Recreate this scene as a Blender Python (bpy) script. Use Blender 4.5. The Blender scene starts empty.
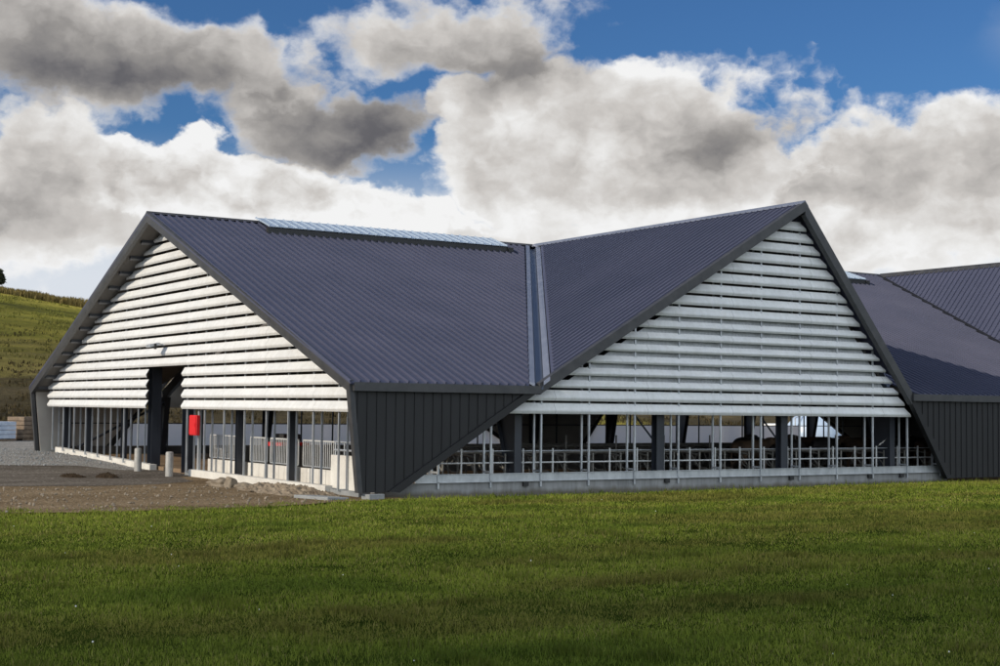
import bpy, bmesh, math, random
import numpy as np
from mathutils import Vector, Matrix, noise as mnoise

rng = random.Random(7)
npr = np.random.default_rng(11)
scene = bpy.context.scene
COL = scene.collection
R = math.radians

# ------------------------------------------------------------------ site dimensions (metres; x along the barn, y across it, z up)
W = 36.3            # barn width
HV = 18.2           # ridge position across the width
H = 10.42           # ridge height
EA = 3.38           # eave height
S = (H - EA) / HV   # main slope
LEN = 63.0
PITCH = 0.435       # louvre pitch
ZL = 2.44           # underside of the lowest louvre
FRONT = [(6.93, 18.89, 24.69, 1.45, 27.01), (36.5, 42.7, 54.6, 33.5, 59.0)]    # valley, apex, valley, left foot, right foot
BACK = [(6.6, 12.3, 24.5, 3.85, 30.2), (37.3, 43.0, 54.9, 34.75, 60.6)]
PORTALS = [6.75 + 5.97 * k for k in range(10)]

def ss(a, b, x):
    t = min(1, max(0, (x - a) / (b - a)))
    return t * t * (3 - 2 * t)

def gz(x, y):
    """yard level"""
    z = -0.17 + 0.32 * ss(18, 34, y) * (1 - ss(6, 30, x)) + 0.08 * ss(10, 27, x) * (1 - ss(0, 5, y))
    return z

# ------------------------------------------------------------------ materials
def mat(name, rough=0.5, metallic=0.0):
    m = bpy.data.materials.new(name); m.use_nodes = True
    nt = m.node_tree; b = nt.nodes['Principled BSDF']
    b.inputs['Roughness'].default_value = rough; b.inputs['Metallic'].default_value = metallic
    return m, nt, b

def N(nt, t, **kw):
    n = nt.nodes.new(t)
    for k, v in kw.items(): setattr(n, k, v)
    return n

def ramp(nt, fac, stops):
    r = N(nt, 'ShaderNodeValToRGB')
    e = r.color_ramp.elements
    while len(e) < len(stops): e.new(0.5)
    for i, (p, c) in enumerate(stops):
        e[i].position = p; e[i].color = (c[0], c[1], c[2], 1)
    nt.links.new(fac, r.inputs[0])
    return r.outputs[0]

def coords(nt, scale=(1, 1, 1)):
    tc = N(nt, 'ShaderNodeTexCoord'); mp = N(nt, 'ShaderNodeMapping')
    mp.inputs['Scale'].default_value = scale
    nt.links.new(tc.outputs['Object'], mp.inputs[0])
    return mp.outputs[0]

def noise_tex(nt, vec, scale, detail=4, rough=0.55, dist=0):
    n = N(nt, 'ShaderNodeTexNoise')
    n.inputs['Scale'].default_value = scale; n.inputs['Detail'].default_value = detail
    n.inputs['Roughness'].default_value = rough; n.inputs['Distortion'].default_value = dist
    nt.links.new(vec, n.inputs['Vector'])
    return n.outputs[0]

def bump(nt, b, h, strength=0.3, dist=0.02):
    bp = N(nt, 'ShaderNodeBump'); bp.inputs['Strength'].default_value = strength; bp.inputs['Distance'].default_value = dist
    nt.links.new(h, bp.inputs['Height']); nt.links.new(bp.outputs[0], b.inputs['Normal'])

def mixrgb(nt, fac, a, b_, mode='MIX'):
    m = N(nt, 'ShaderNodeMix', data_type='RGBA', blend_type=mode)
    if isinstance(fac, (int, float)): m.inputs[0].default_value = fac
    else: nt.links.new(fac, m.inputs[0])
    for sock, v in ((m.inputs[6], a), (m.inputs[7], b_)):
        if isinstance(v, tuple): sock.default_value = (v[0], v[1], v[2], 1)
        else: nt.links.new(v, sock)
    return m.outputs[2]

def weathered(name, c0, c1, rough=0.5, metallic=0.0, scale=1.5, stretch=(1, 1, 1), bump_s=0.0, spec=0.5, fine=0.0):
    """paint or metal whose tone wanders a little between c0 and c1, with rain streaks when stretched"""
    m, nt, b = mat(name, rough, metallic)
    v = coords(nt, stretch)
    n = noise_tex(nt, v, scale, 5, 0.6)
    c = ramp(nt, n, [(0.32, c0), (0.68, c1)])
    if fine:
        n2 = noise_tex(nt, v, scale * 14, 3, 0.6)
        c = mixrgb(nt, fine, c, ramp(nt, n2, [(0.3, (0.25,) * 3), (0.7, (1,) * 3)]), 'MULTIPLY')
    nt.links.new(c, b.inputs['Base Color'])
    b.inputs['Specular IOR Level'].default_value = spec
    rr = N(nt, 'ShaderNodeMapRange'); rr.inputs[3].default_value = rough - 0.08; rr.inputs[4].default_value = rough + 0.1
    nt.links.new(n, rr.inputs[0]); nt.links.new(rr.outputs[0], b.inputs['Roughness'])
    if bump_s: bump(nt, b, noise_tex(nt, v, scale * 12, 4, 0.6), bump_s, 0.01)
    return m

M = {}
M['roof'] = weathered('roof_steel', (0.053, 0.058, 0.092), (0.064, 0.068, 0.106), 0.42, 0.0, 0.35, (1, 1, 1), 0, 0.3)
M['clad'] = weathered('black_cladding', (0.008, 0.008, 0.009), (0.014, 0.014, 0.015), 0.5, 0, 1.2, (1, 1, .25), 0, 0.4)
M['fascia'] = weathered('fascia_steel', (0.026, 0.027, 0.030), (0.052, 0.051, 0.052), 0.45, 0.0, 2.5, (1, 1, 1), 0.05, 0.5)
M['louvre'] = weathered('louvre_white', (0.62, 0.63, 0.635), (0.69, 0.695, 0.69), 0.45, 0, 0.7, (1, 1, 3), 0.0, 0.4, 0.06)
def louvre_joints(m):
    nt = m.node_tree; b = nt.nodes['Principled BSDF']
    src = b.inputs['Base Color'].links[0].from_socket
    sp = N(nt, 'ShaderNodeSeparateXYZ'); nt.links.new(coords(nt), sp.inputs[0])
    ge = N(nt, 'ShaderNodeNewGeometry'); sn = N(nt, 'ShaderNodeSeparateXYZ'); nt.links.new(ge.outputs['Normal'], sn.inputs[0])
    ab = [N(nt, 'ShaderNodeMath', operation='ABSOLUTE') for _ in range(2)]
    for k in range(2): nt.links.new(sn.outputs[k], ab[k].inputs[0])
    gt = N(nt, 'ShaderNodeMath', operation='GREATER_THAN'); nt.links.new(ab[0].outputs[0], gt.inputs[0]); nt.links.new(ab[1].outputs[0], gt.inputs[1])
    a = N(nt, 'ShaderNodeMix', data_type='FLOAT'); nt.links.new(gt.outputs[0], a.inputs[0]); nt.links.new(sp.outputs[0], a.inputs[2]); nt.links.new(sp.outputs[1], a.inputs[3])
    q = N(nt, 'ShaderNodeMath', operation='PINGPONG'); q.inputs[1].default_value = 1.96; nt.links.new(a.outputs[0], q.inputs[0])
    l = N(nt, 'ShaderNodeMath', operation='LESS_THAN'); l.inputs[1].default_value = .006; nt.links.new(q.outputs[0], l.inputs[0])
    dirt = noise_tex(nt, coords(nt, (3, 3, .5)), 1.6, 6, .7)
    c = mixrgb(nt, .35, src, ramp(nt, dirt, [(.35, (.72, .70, .66)), (.6, (1, 1, 1))]), 'MULTIPLY')
    nt.links.new(mixrgb(nt, l.outputs[0], c, (.2, .2, .2)), b.inputs['Base Color'])
louvre_joints(M['louvre'])
def mat_plinth():
    m, nt, b = mat('stained_concrete', .85); b.inputs['Specular IOR Level'].default_value = .2
    n = noise_tex(nt, coords(nt, (1, 1, 1)), .9, 6, .65)
    c = ramp(nt, n, [(.3, (.20, .205, .21)), (.7, (.31, .31, .305))])
    st = noise_tex(nt, coords(nt, (2.2, 2.2, .18)), 1.4, 5, .7)
    c = mixrgb(nt, .55, c, ramp(nt, st, [(.34, (.45, .44, .42)), (.56, (1, 1, 1))]), 'MULTIPLY')
    sp = N(nt, 'ShaderNodeSeparateXYZ'); nt.links.new(coords(nt), sp.inputs[0])
    sn = noise_tex(nt, coords(nt, (1, 1, 0)), 1.7, 5, .7)
    ma = N(nt, 'ShaderNodeMath', operation='MULTIPLY_ADD'); ma.inputs[1].default_value = -.42; nt.links.new(sn, ma.inputs[0]); nt.links.new(sp.outputs[2], ma.inputs[2])
    mr = N(nt, 'ShaderNodeMapRange'); mr.inputs[1].default_value = -.36; mr.inputs[2].default_value = -.22; mr.inputs[3].default_value = .8; mr.inputs[4].default_value = 0
    nt.links.new(ma.outputs[0], mr.inputs[0])
    c = mixrgb(nt, mr.outputs[0], c, (.10, .085, .06))
    nt.links.new(c, b.inputs['Base Color'])
    bump(nt, b, noise_tex(nt, coords(nt), 14, 4, .6), .25, .01)
    return m
M['plinth'] = mat_plinth()
M['zinc'] = weathered('galvanised', (0.34, 0.36, 0.38), (0.52, 0.54, 0.56), 0.42, 0.55, 3.0, (1, 1, .5), 0.03, 0.5)
M['gutter'] = weathered('gutter_zinc', (0.15, 0.17, 0.225), (0.21, 0.23, 0.29), 0.4, 0.3, 1.5, (1, 1, 1), 0.02)
M['gutter_dark'] = weathered('gutter_trough', (0.05, 0.065, 0.10), (0.08, 0.10, 0.145), 0.3, 0.3, 1.5, (1, 1, 1), 0.02)
M['navy'] = weathered('navy_steel', (0.016, 0.019, 0.026), (0.028, 0.032, 0.042), 0.42, 0, 2.0, (1, 1, .4))
M['concrete'] = weathered('concrete', (0.19, 0.20, 0.205), (0.30, 0.305, 0.30), 0.85, 0, 1.1, (1, 1, 1.6), 0.25, 0.2, 0.25)
M['stallsteel'] = weathered('stall_steel', (0.12, 0.115, 0.10), (0.24, 0.23, 0.21), 0.5, 0.4, 3.0)
M['lit_zinc'] = weathered('lit_galvanised', (0.42, 0.43, 0.43), (0.56, 0.56, 0.55), 0.45, 0.2, 3.0)  # galvanised steel made paler in colour to carry sunlight on the railings
M['paleblock'] = weathered('pale_concrete', (0.50, 0.48, 0.44), (0.66, 0.64, 0.59), 0.85, 0, 1.1, (1, 1, 1), 0.15, 0.2, 0.15)
M['floor'] = weathered('dusty_floor', (0.17, 0.115, 0.07), (0.30, 0.21, 0.13), 0.9, 0, 0.5, (1, 1, 1), 0.3, 0.2, 0.3)
M['soffit'] = weathered('soffit_sheet', (0.62, 0.59, 0.53), (0.74, 0.70, 0.63), 0.7, 0, 0.8)
M['lining'] = weathered('lining_sheet', (0.30, 0.27, 0.24), (0.38, 0.35, 0.31), 0.75, 0, 0.6)
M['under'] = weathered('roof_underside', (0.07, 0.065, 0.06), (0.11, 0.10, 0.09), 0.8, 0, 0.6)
M['purlin'] = weathered('purlin_steel', (0.05, 0.055, 0.055), (0.08, 0.085, 0.085), 0.5, 0.2, 2)
M['paint_white'] = weathered('white_sheet', (0.66, 0.66, 0.68), (0.76, 0.76, 0.78), 0.6, 0, 0.6)
M['red'] = weathered('red_paint', (0.55, 0.008, 0.012), (0.62, 0.012, 0.016), 0.4, 0, 3)
M['black'] = weathered('black_rubber', (0.012, 0.012, 0.012), (0.022, 0.022, 0.022), 0.6, 0, 3)
M['bollard'] = weathered('bollard_paint', (0.26, 0.255, 0.24), (0.40, 0.385, 0.36), 0.6, 0.1, 3, (1, 1, .5), 0.1, 0.4, 0.2)
M['rock'] = weathered('rock', (0.16, 0.13, 0.095), (0.30, 0.25, 0.19), 0.9, 0, 3, (1, 1, 1), 0.6, 0.2, 0.4)
M['soil'] = weathered('soil', (0.15, 0.115, 0.08), (0.33, 0.27, 0.20), 0.95, 0, 2.5, (1, 1, 1), 0.7, 0.1, 0.5)
M['darksoil'] = weathered('dark_soil', (0.03, 0.02, 0.012), (0.06, 0.042, 0.026), 0.95, 0, 6, (1, 1, 1), 0.7, 0.1, 0.4)
M['timber'] = weathered('timber', (0.12, 0.085, 0.055), (0.22, 0.16, 0.11), 0.8, 0, 4, (1, 1, 1), 0.2)
M['tankblue'] = weathered('blue_tank', (0.36, 0.46, 0.60), (0.46, 0.56, 0.70), 0.35, 0, 0.8)
M['wrap'] = weathered('white_wrap', (0.72, 0.72, 0.70), (0.82, 0.82, 0.80), 0.35, 0, 3, (1, 1, 1), 0.3)
M['crateblue'] = weathered('pale_crate', (0.34, 0.40, 0.50), (0.50, 0.55, 0.62), 0.5, 0, 3)
M['bark'] = weathered('bark', (0.05, 0.038, 0.028), (0.10, 0.08, 0.06), 0.9, 0, 6)

def mat_curtain():
    """pale corrugated sheet behind the louvres"""
    m, nt, b = mat('pale_sheet', 0.5)
    v = coords(nt)
    w = N(nt, 'ShaderNodeTexWave', wave_type='BANDS', bands_direction='X'); w.inputs['Scale'].default_value = 1.9
    nt.links.new(v, w.inputs['Vector'])
    n = noise_tex(nt, v, 1.2, 6, 0.7, 0.6)
    c = ramp(nt, n, [(0.3, (0.42, 0.44, 0.46)), (0.5, (0.52, 0.54, 0.56)), (0.75, (0.58, 0.6, 0.62))])
    nt.links.new(c, b.inputs['Base Color'])
    bump(nt, b, w.outputs[0], 0.5, 0.02)
    return m
M['curtain'] = mat_curtain()

def mat_skylight():
    m, nt, b = mat('rooflight_sheet', 0.2)
    b.inputs['Base Color'].default_value = (0.42, 0.50, 0.60, 1)
    b.inputs['Transmission Weight'].default_value = 0.25
    b.inputs['Specular IOR Level'].default_value = 0.8
    return m
M['rooflight'] = mat_skylight()
def mat_wind_curtain():
    """thin white woven curtain: daylight from the yard glows through it"""
    m, nt, b = mat('wind_curtain', 0.7)
    b.inputs['Base Color'].default_value = (0.78, 0.78, 0.84, 1)
    t = N(nt, 'ShaderNodeBsdfTranslucent'); t.inputs[0].default_value = (0.98, 0.93, 0.89, 1)
    mx = N(nt, 'ShaderNodeMixShader'); mx.inputs[0].default_value = 0.8
    nt.links.new(b.outputs[0], mx.inputs[1]); nt.links.new(t.outputs[0], mx.inputs[2]); nt.links.new(mx.outputs[0], nt.nodes['Material Output'].inputs[0])
    return m
M['whitepanel'] = mat_wind_curtain()

def mat_ground(name, stops, scale, fine_scale, stones=0.0, stone_cols=None, stone_scale=9, bs=0.5, streak=(1, 1, 1)):
    m, nt, b = mat(name, 0.95)
    b.inputs['Specular IOR Level'].default_value = 0.0
    v = coords(nt, streak); v1 = coords(nt)
    n = noise_tex(nt, v, scale, 8, 0.65, 0.4)
    c = ramp(nt, n, stops)
    n2 = noise_tex(nt, v1, fine_scale, 4, 0.7)
    c = mixrgb(nt, 0.55, c, ramp(nt, n2, [(0.3, (0.35,) * 3), (0.7, (1.25,) * 3)]), 'MULTIPLY')
    h = n2
    if stones:
        vo = N(nt, 'ShaderNodeTexVoronoi', feature='F1'); vo.inputs['Scale'].default_value = stone_scale
        nt.links.new(v1, vo.inputs['Vector'])
        sc = ramp(nt, vo.outputs['Color'], [(0.2, stone_cols[0]), (0.8, stone_cols[1])])
        d = ramp(nt, vo.outputs['Distance'], [(0.28, (1,) * 3), (0.5, (0,) * 3)])
        n3 = noise_tex(nt, v1, 2.2, 4, 0.7)
        k = ramp(nt, n3, [(0.5 - 0.3 * stones, (0,) * 3), (0.62 - 0.2 * stones, (1,) * 3)])
        f = N(nt, 'ShaderNodeMath', operation='MULTIPLY'); nt.links.new(d, f.inputs[0]); nt.links.new(k, f.inputs[1])
        c = mixrgb(nt, f.outputs[0], c, sc)
        a = N(nt, 'ShaderNodeMath', operation='ADD'); nt.links.new(f.outputs[0], a.inputs[0]); nt.links.new(n2, a.inputs[1]); h = a.outputs[0]
    nt.links.new(c, b.inputs['Base Color'])
    bump(nt, b, h, bs, 0.05)
    return m

M['turf'] = mat_ground('turf_soil', [(0.3, (0.018, 0.028, 0.005)), (0.5, (0.035, 0.052, 0.008)), (0.7, (0.06, 0.075, 0.014))], 0.5, 22)
M['gravel'] = mat_ground('gravel_stone', [(0.3, (0.2, 0.19, 0.175)), (0.7, (0.34, 0.325, 0.3))], 0.6, 14, 1.0, ((0.14, 0.13, 0.12), (0.52, 0.5, 0.47)), 9, 0.9)
M['track'] = mat_ground('track_dirt', [(0.3, (0.075, 0.064, 0.053)), (0.55, (0.13, 0.112, 0.093)), (0.75, (0.19, 0.165, 0.138))], 0.35, 9, 0.15, ((0.1, 0.09, 0.08), (0.3, 0.27, 0.24)), 8, 0.5, (0.35, 1, 1))
M['dirt'] = mat_ground('strip_dirt', [(0.3, (0.12, 0.084, 0.05)), (0.5, (0.195, 0.142, 0.088)), (0.72, (0.28, 0.212, 0.138))], 0.5, 9, 0.35, ((0.12, 0.09, 0.055), (0.32, 0.25, 0.17)), 8, 0.9, (.5, 1, 1))

def mat_attr(name, attr='tint', rough=0.6, trans=0.25):
    m, nt, b = mat(name, rough)
    a = N(nt, 'ShaderNodeAttribute', attribute_name=attr)
    nt.links.new(a.outputs['Color'], b.inputs['Base Color'])
    b.inputs['Specular IOR Level'].default_value = 0.06
    out = nt.nodes['Material Output']
    t = N(nt, 'ShaderNodeBsdfTranslucent'); nt.links.new(a.outputs['Color'], t.inputs[0])
    mx = N(nt, 'ShaderNodeMixShader'); mx.inputs[0].default_value = trans
    nt.links.new(b.outputs[0], mx.inputs[1]); nt.links.new(t.outputs[0], mx.inputs[2]); nt.links.new(mx.outputs[0], out.inputs[0])
    return m
M['blade'] = mat_attr('grass_blade')

def mat_hill():
    m, nt, b = mat('hill_pasture', 0.95)
    b.inputs['Specular IOR Level'].default_value = 0.1
    v = coords(nt); vs = coords(nt, (0.35, 1.0, 3.0))
    big = noise_tex(nt, vs, 0.045, 7, 0.65, 0.6)
    green = ramp(nt, big, [(0.3, (0.05, 0.055, 0.012)), (0.42, (0.22, 0.205, 0.034)), (0.6, (0.38, 0.32, 0.065))])
    brown = ramp(nt, big, [(0.3, (0.035, 0.027, 0.013)), (0.5, (0.08, 0.062, 0.03)), (0.7, (0.14, 0.11, 0.055))])
    # bare lower slope, pasture above: by height, with a ragged border
    sep = N(nt, 'ShaderNodeSeparateXYZ'); nt.links.new(v, sep.inputs[0])
    n = noise_tex(nt, vs, 0.06, 6, 0.65, 0.3)
    ma = N(nt, 'ShaderNodeMath', operation='MULTIPLY_ADD'); ma.inputs[1].default_value = 13; nt.links.new(n, ma.inputs[0]); nt.links.new(sep.outputs[2], ma.inputs[2])
    k = ramp(nt, ma.outputs[0], [(0.0, (0,) * 3), (1.0, (1,) * 3)])
    mr = N(nt, 'ShaderNodeMapRange'); mr.inputs[1].default_value = 11.5; mr.inputs[2].default_value = 17.5
    nt.links.new(ma.outputs[0], mr.inputs[0])
    # valley pasture further along the ridge is green from the bottom
    mr2 = N(nt, 'ShaderNodeMapRange'); mr2.inputs[1].default_value = 68; mr2.inputs[2].default_value = 78; mr2.inputs[3].default_value = 1; mr2.inputs[4].default_value = 0
    nt.links.new(sep.outputs[0], mr2.inputs[0])
    mr3 = N(nt, 'ShaderNodeMapRange'); mr3.inputs[1].default_value = 44; mr3.inputs[2].default_value = 52; nt.links.new(sep.outputs[0], mr3.inputs[0])
    mm = N(nt, 'ShaderNodeMath', operation='MULTIPLY'); nt.links.new(mr2.outputs[0], mm.inputs[0]); nt.links.new(mr3.outputs[0], mm.inputs[1])
    mx = N(nt, 'ShaderNodeMath', operation='MAXIMUM'); nt.links.new(mm.outputs[0], mx.inputs[0]); nt.links.new(mr.outputs[0], mx.inputs[1])
    c = mixrgb(nt, mx.outputs[0], brown, green)
    # sheep tracks: thin contour terraces
    wv = N(nt, 'ShaderNodeTexWave', wave_type='BANDS', bands_direction='Z'); wv.inputs['Scale'].default_value = 0.22
    wv.inputs['Distortion'].default_value = 5; wv.inputs['Detail'].default_value = 4; wv.inputs['Detail Scale'].default_value = 0.4
    nt.links.new(v, wv.inputs['Vector'])
    c = mixrgb(nt, 0.28, c, ramp(nt, wv.outputs[0], [(0.05, (0.45,) * 3), (0.35, (1,) * 3)]), 'MULTIPLY')
    pt = noise_tex(nt, coords(nt, (.5, .5, 2.2)), .075, 5, .6, .8)
    c = mixrgb(nt, 0.55, c, ramp(nt, pt, [(.40, (.34, .36, .3)), (.54, (1, 1, 1))]), 'MULTIPLY')  # dark shadow patches on the hill, mixed into its colour
    f = noise_tex(nt, coords(nt, (1, 1, 1)), 1.3, 5, 0.7)
    c = mixrgb(nt, 0.6, c, ramp(nt, f, [(0.3, (0.4,) * 3), (0.7, (1.2,) * 3)]), 'MULTIPLY')
    nt.links.new(c, b.inputs['Base Color'])
    bump(nt, b, f, 0.8, 0.6)
    return m
M['hill'] = mat_hill()

def mat_cow(name, a, b_):
    m, nt, b = mat(name, 0.75)
    n = noise_tex(nt, coords(nt), 1.6, 3, 0.5, 0.3)
    nt.links.new(ramp(nt, n, [(0.42, a), (0.56, b_)]), b.inputs['Base Color'])
    return m
M['cow_brown'] = mat_cow('brown_coat', (0.035, 0.02, 0.011), (0.075, 0.043, 0.022))
M['cow_black'] = mat_cow('black_coat', (0.008, 0.007, 0.007), (0.016, 0.014, 0.013))

# ------------------------------------------------------------------ mesh builder
class MB:
    def __init__(s): s.v = []; s.f = []
    def add(s, vs, fs):
        o = len(s.v); s.v += [tuple(p) for p in vs]; s.f += [tuple(i + o for i in f) for f in fs]
        return s
    def box(s, a, b):
        x0, y0, z0 = a; x1, y1, z1 = b
        return s.add([(x0, y0, z0), (x1, y0, z0), (x1, y1, z0), (x0, y1, z0), (x0, y0, z1), (x1, y0, z1), (x1, y1, z1), (x0, y1, z1)],
                     [(0, 3, 2, 1), (4, 5, 6, 7), (0, 1, 5, 4), (1, 2, 6, 5), (2, 3, 7, 6), (3, 0, 4, 7)])
    def prism(s, A, B):
        """two matching outlines joined into a solid"""
        n = len(A)
        return s.add(list(A) + list(B), [tuple(range(n))[::-1], tuple(range(n, 2 * n))] + [(i, (i + 1) % n, n + (i + 1) % n, n + i) for i in range(n)])
    def tube(s, pts, r, n=8, cap=True, r1=None):
        pts = [Vector(p) for p in pts]; rings = []
        for i, p in enumerate(pts):
            d = (pts[min(i + 1, len(pts) - 1)] - pts[max(i - 1, 0)]).normalized()
            u = d.orthogonal().normalized() if i == 0 else (u - d * u.dot(d)).normalized()
            w = d.cross(u)
            rr = r if r1 is None else r + (r1 - r) * i / (len(pts) - 1)
            rings.append([p + (u * math.cos(t) + w * math.sin(t)) * rr for t in [2 * math.pi * k / n for k in range(n)]])
        vs = [q for rg in rings for q in rg]; fs = []
        for i in range(len(pts) - 1):
            for k in range(n):
                a = i * n + k; b = i * n + (k + 1) % n
                fs.append((a, b, b + n, a + n))
        if cap: fs += [tuple(range(n))[::-1], tuple(range(len(vs) - n, len(vs)))]
        return s.add(vs, fs)
    def beam(s, a, b, w, h, up=(0, 0, 1)):
        a, b = Vector(a), Vector(b); d = (b - a).normalized(); x = d.cross(Vector(up)).normalized(); y = x.cross(d)
        q = [x * (i * w / 2) + y * (j * h / 2) for i, j in ((-1, -1), (1, -1), (1, 1), (-1, 1))]
        return s.prism([a + t for t in q], [b + t for t in q])
    def build(s, name, m, parent=None, smooth=False, label=None, bevel=0):
        me = bpy.data.meshes.new(name); me.from_pydata(s.v, [], s.f)
        bm = bmesh.new(); bm.from_mesh(me); bmesh.ops.recalc_face_normals(bm, faces=bm.faces)
        if bevel: bmesh.ops.bevel(bm, geom=list(bm.edges), offset=bevel, segments=1, affect='EDGES', profile=0.5)
        bm.to_mesh(me); bm.free()
        me.materials.append(m)
        if smooth:
            for p in me.polygons: p.use_smooth = True
        o = bpy.data.objects.new(name, me); COL.objects.link(o)
        if parent is not None: o.parent = parent
        if label: o['label'] = label
        return o

def tag(o, label=None, cat=None, group=None, kind=None):
    if label: o['label'] = label
    if cat: o['category'] = cat
    if group: o['group'] = group
    if kind: o['kind'] = kind
    return o

def empty(name, loc, label, cat, group=None, rz=0):
    o = bpy.data.objects.new(name, None); COL.objects.link(o)
    o.location = loc; o.rotation_euler = (0, 0, rz); o.empty_display_size = 0.3
    return tag(o, label, cat, group)

def copy_tree(o, parent=None):
    c = o.copy(); COL.objects.link(c)
    if parent: c.parent = parent
    for ch in o.children: copy_tree(ch, c)
    return c

# ------------------------------------------------------------------ THE BARN
barn = empty('barn', (0, 0, 0), 'long dark folded-roof cattle barn with white louvred gables behind the lawn', 'barn')

def clip_line(poly, p, d):
    """interval of p + t d inside a convex 2-D polygon"""
    t0, t1 = -1e9, 1e9
    n = len(poly)
    area = sum(poly[i][0] * poly[(i + 1) % n][1] - poly[(i + 1) % n][0] * poly[i][1] for i in range(n))
    sg = 1 if area > 0 else -1
    for i in range(n):
        a, b = poly[i], poly[(i + 1) % n]
        nx, ny = -(b[1] - a[1]) * sg, (b[0] - a[0]) * sg
        den = nx * d[0] + ny * d[1]; num = nx * (p[0] - a[0]) + ny * (p[1] - a[1])
        if abs(den) < 1e-9:
            if num < 0: return None
        else:
            t = -num / den
            if den > 0: t0 = max(t0, t)
            else: t1 = min(t1, t)
    return (t0, t1) if t1 - t0 > 0.05 else None

def roof_sheet(plan, zf, ribdir, spacing=0.333, th=0.06, rib=0.07, trim=(.02, .16)):
    """profiled steel sheet over a convex plan polygon on the plane z = zf(x, y), its ribs running along ribdir"""
    mb = MB()
    top = [Vector((x, y, zf(x, y))) for x, y in plan]
    nrm = (top[1] - top[0]).cross(top[2] - top[0]).normalized()
    if nrm.z < 0: nrm = -nrm
    mb.prism([p - nrm * th for p in top], top)
    bx, by = -ribdir[1], ribdir[0]
    proj = [x * bx + y * by for x, y in plan]
    k = math.ceil(min(proj) / spacing + 0.2)
    while k * spacing < max(proj) - 0.06:
        o = (bx * k * spacing, by * k * spacing)
        iv = clip_line(plan, o, ribdir)
        if iv:
            a = (o[0] + ribdir[0] * iv[0], o[1] + ribdir[1] * iv[0]); b = (o[0] + ribdir[0] * iv[1], o[1] + ribdir[1] * iv[1])
            A = Vector((*a, zf(*a))); B = Vector((*b, zf(*b))); d = (B - A).normalized()
            A += d * trim[0]; B -= d * trim[1]
            if (B - A).dot(d) < .05: k += 1; continue
            w = d.cross(nrm)
            prof = [(-0.032, -0.004), (-0.024, rib), (0.024, rib), (0.032, -0.004)]
            mb.prism([A + w * i + nrm * j for i, j in prof], [B + w * i + nrm * j for i, j in prof])
        k += 1
    return mb

def main_z(back):
    return (lambda x, y: EA + S * (W - y) * HV / (W - HV)) if back else (lambda x, y: EA + S * y)

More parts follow.
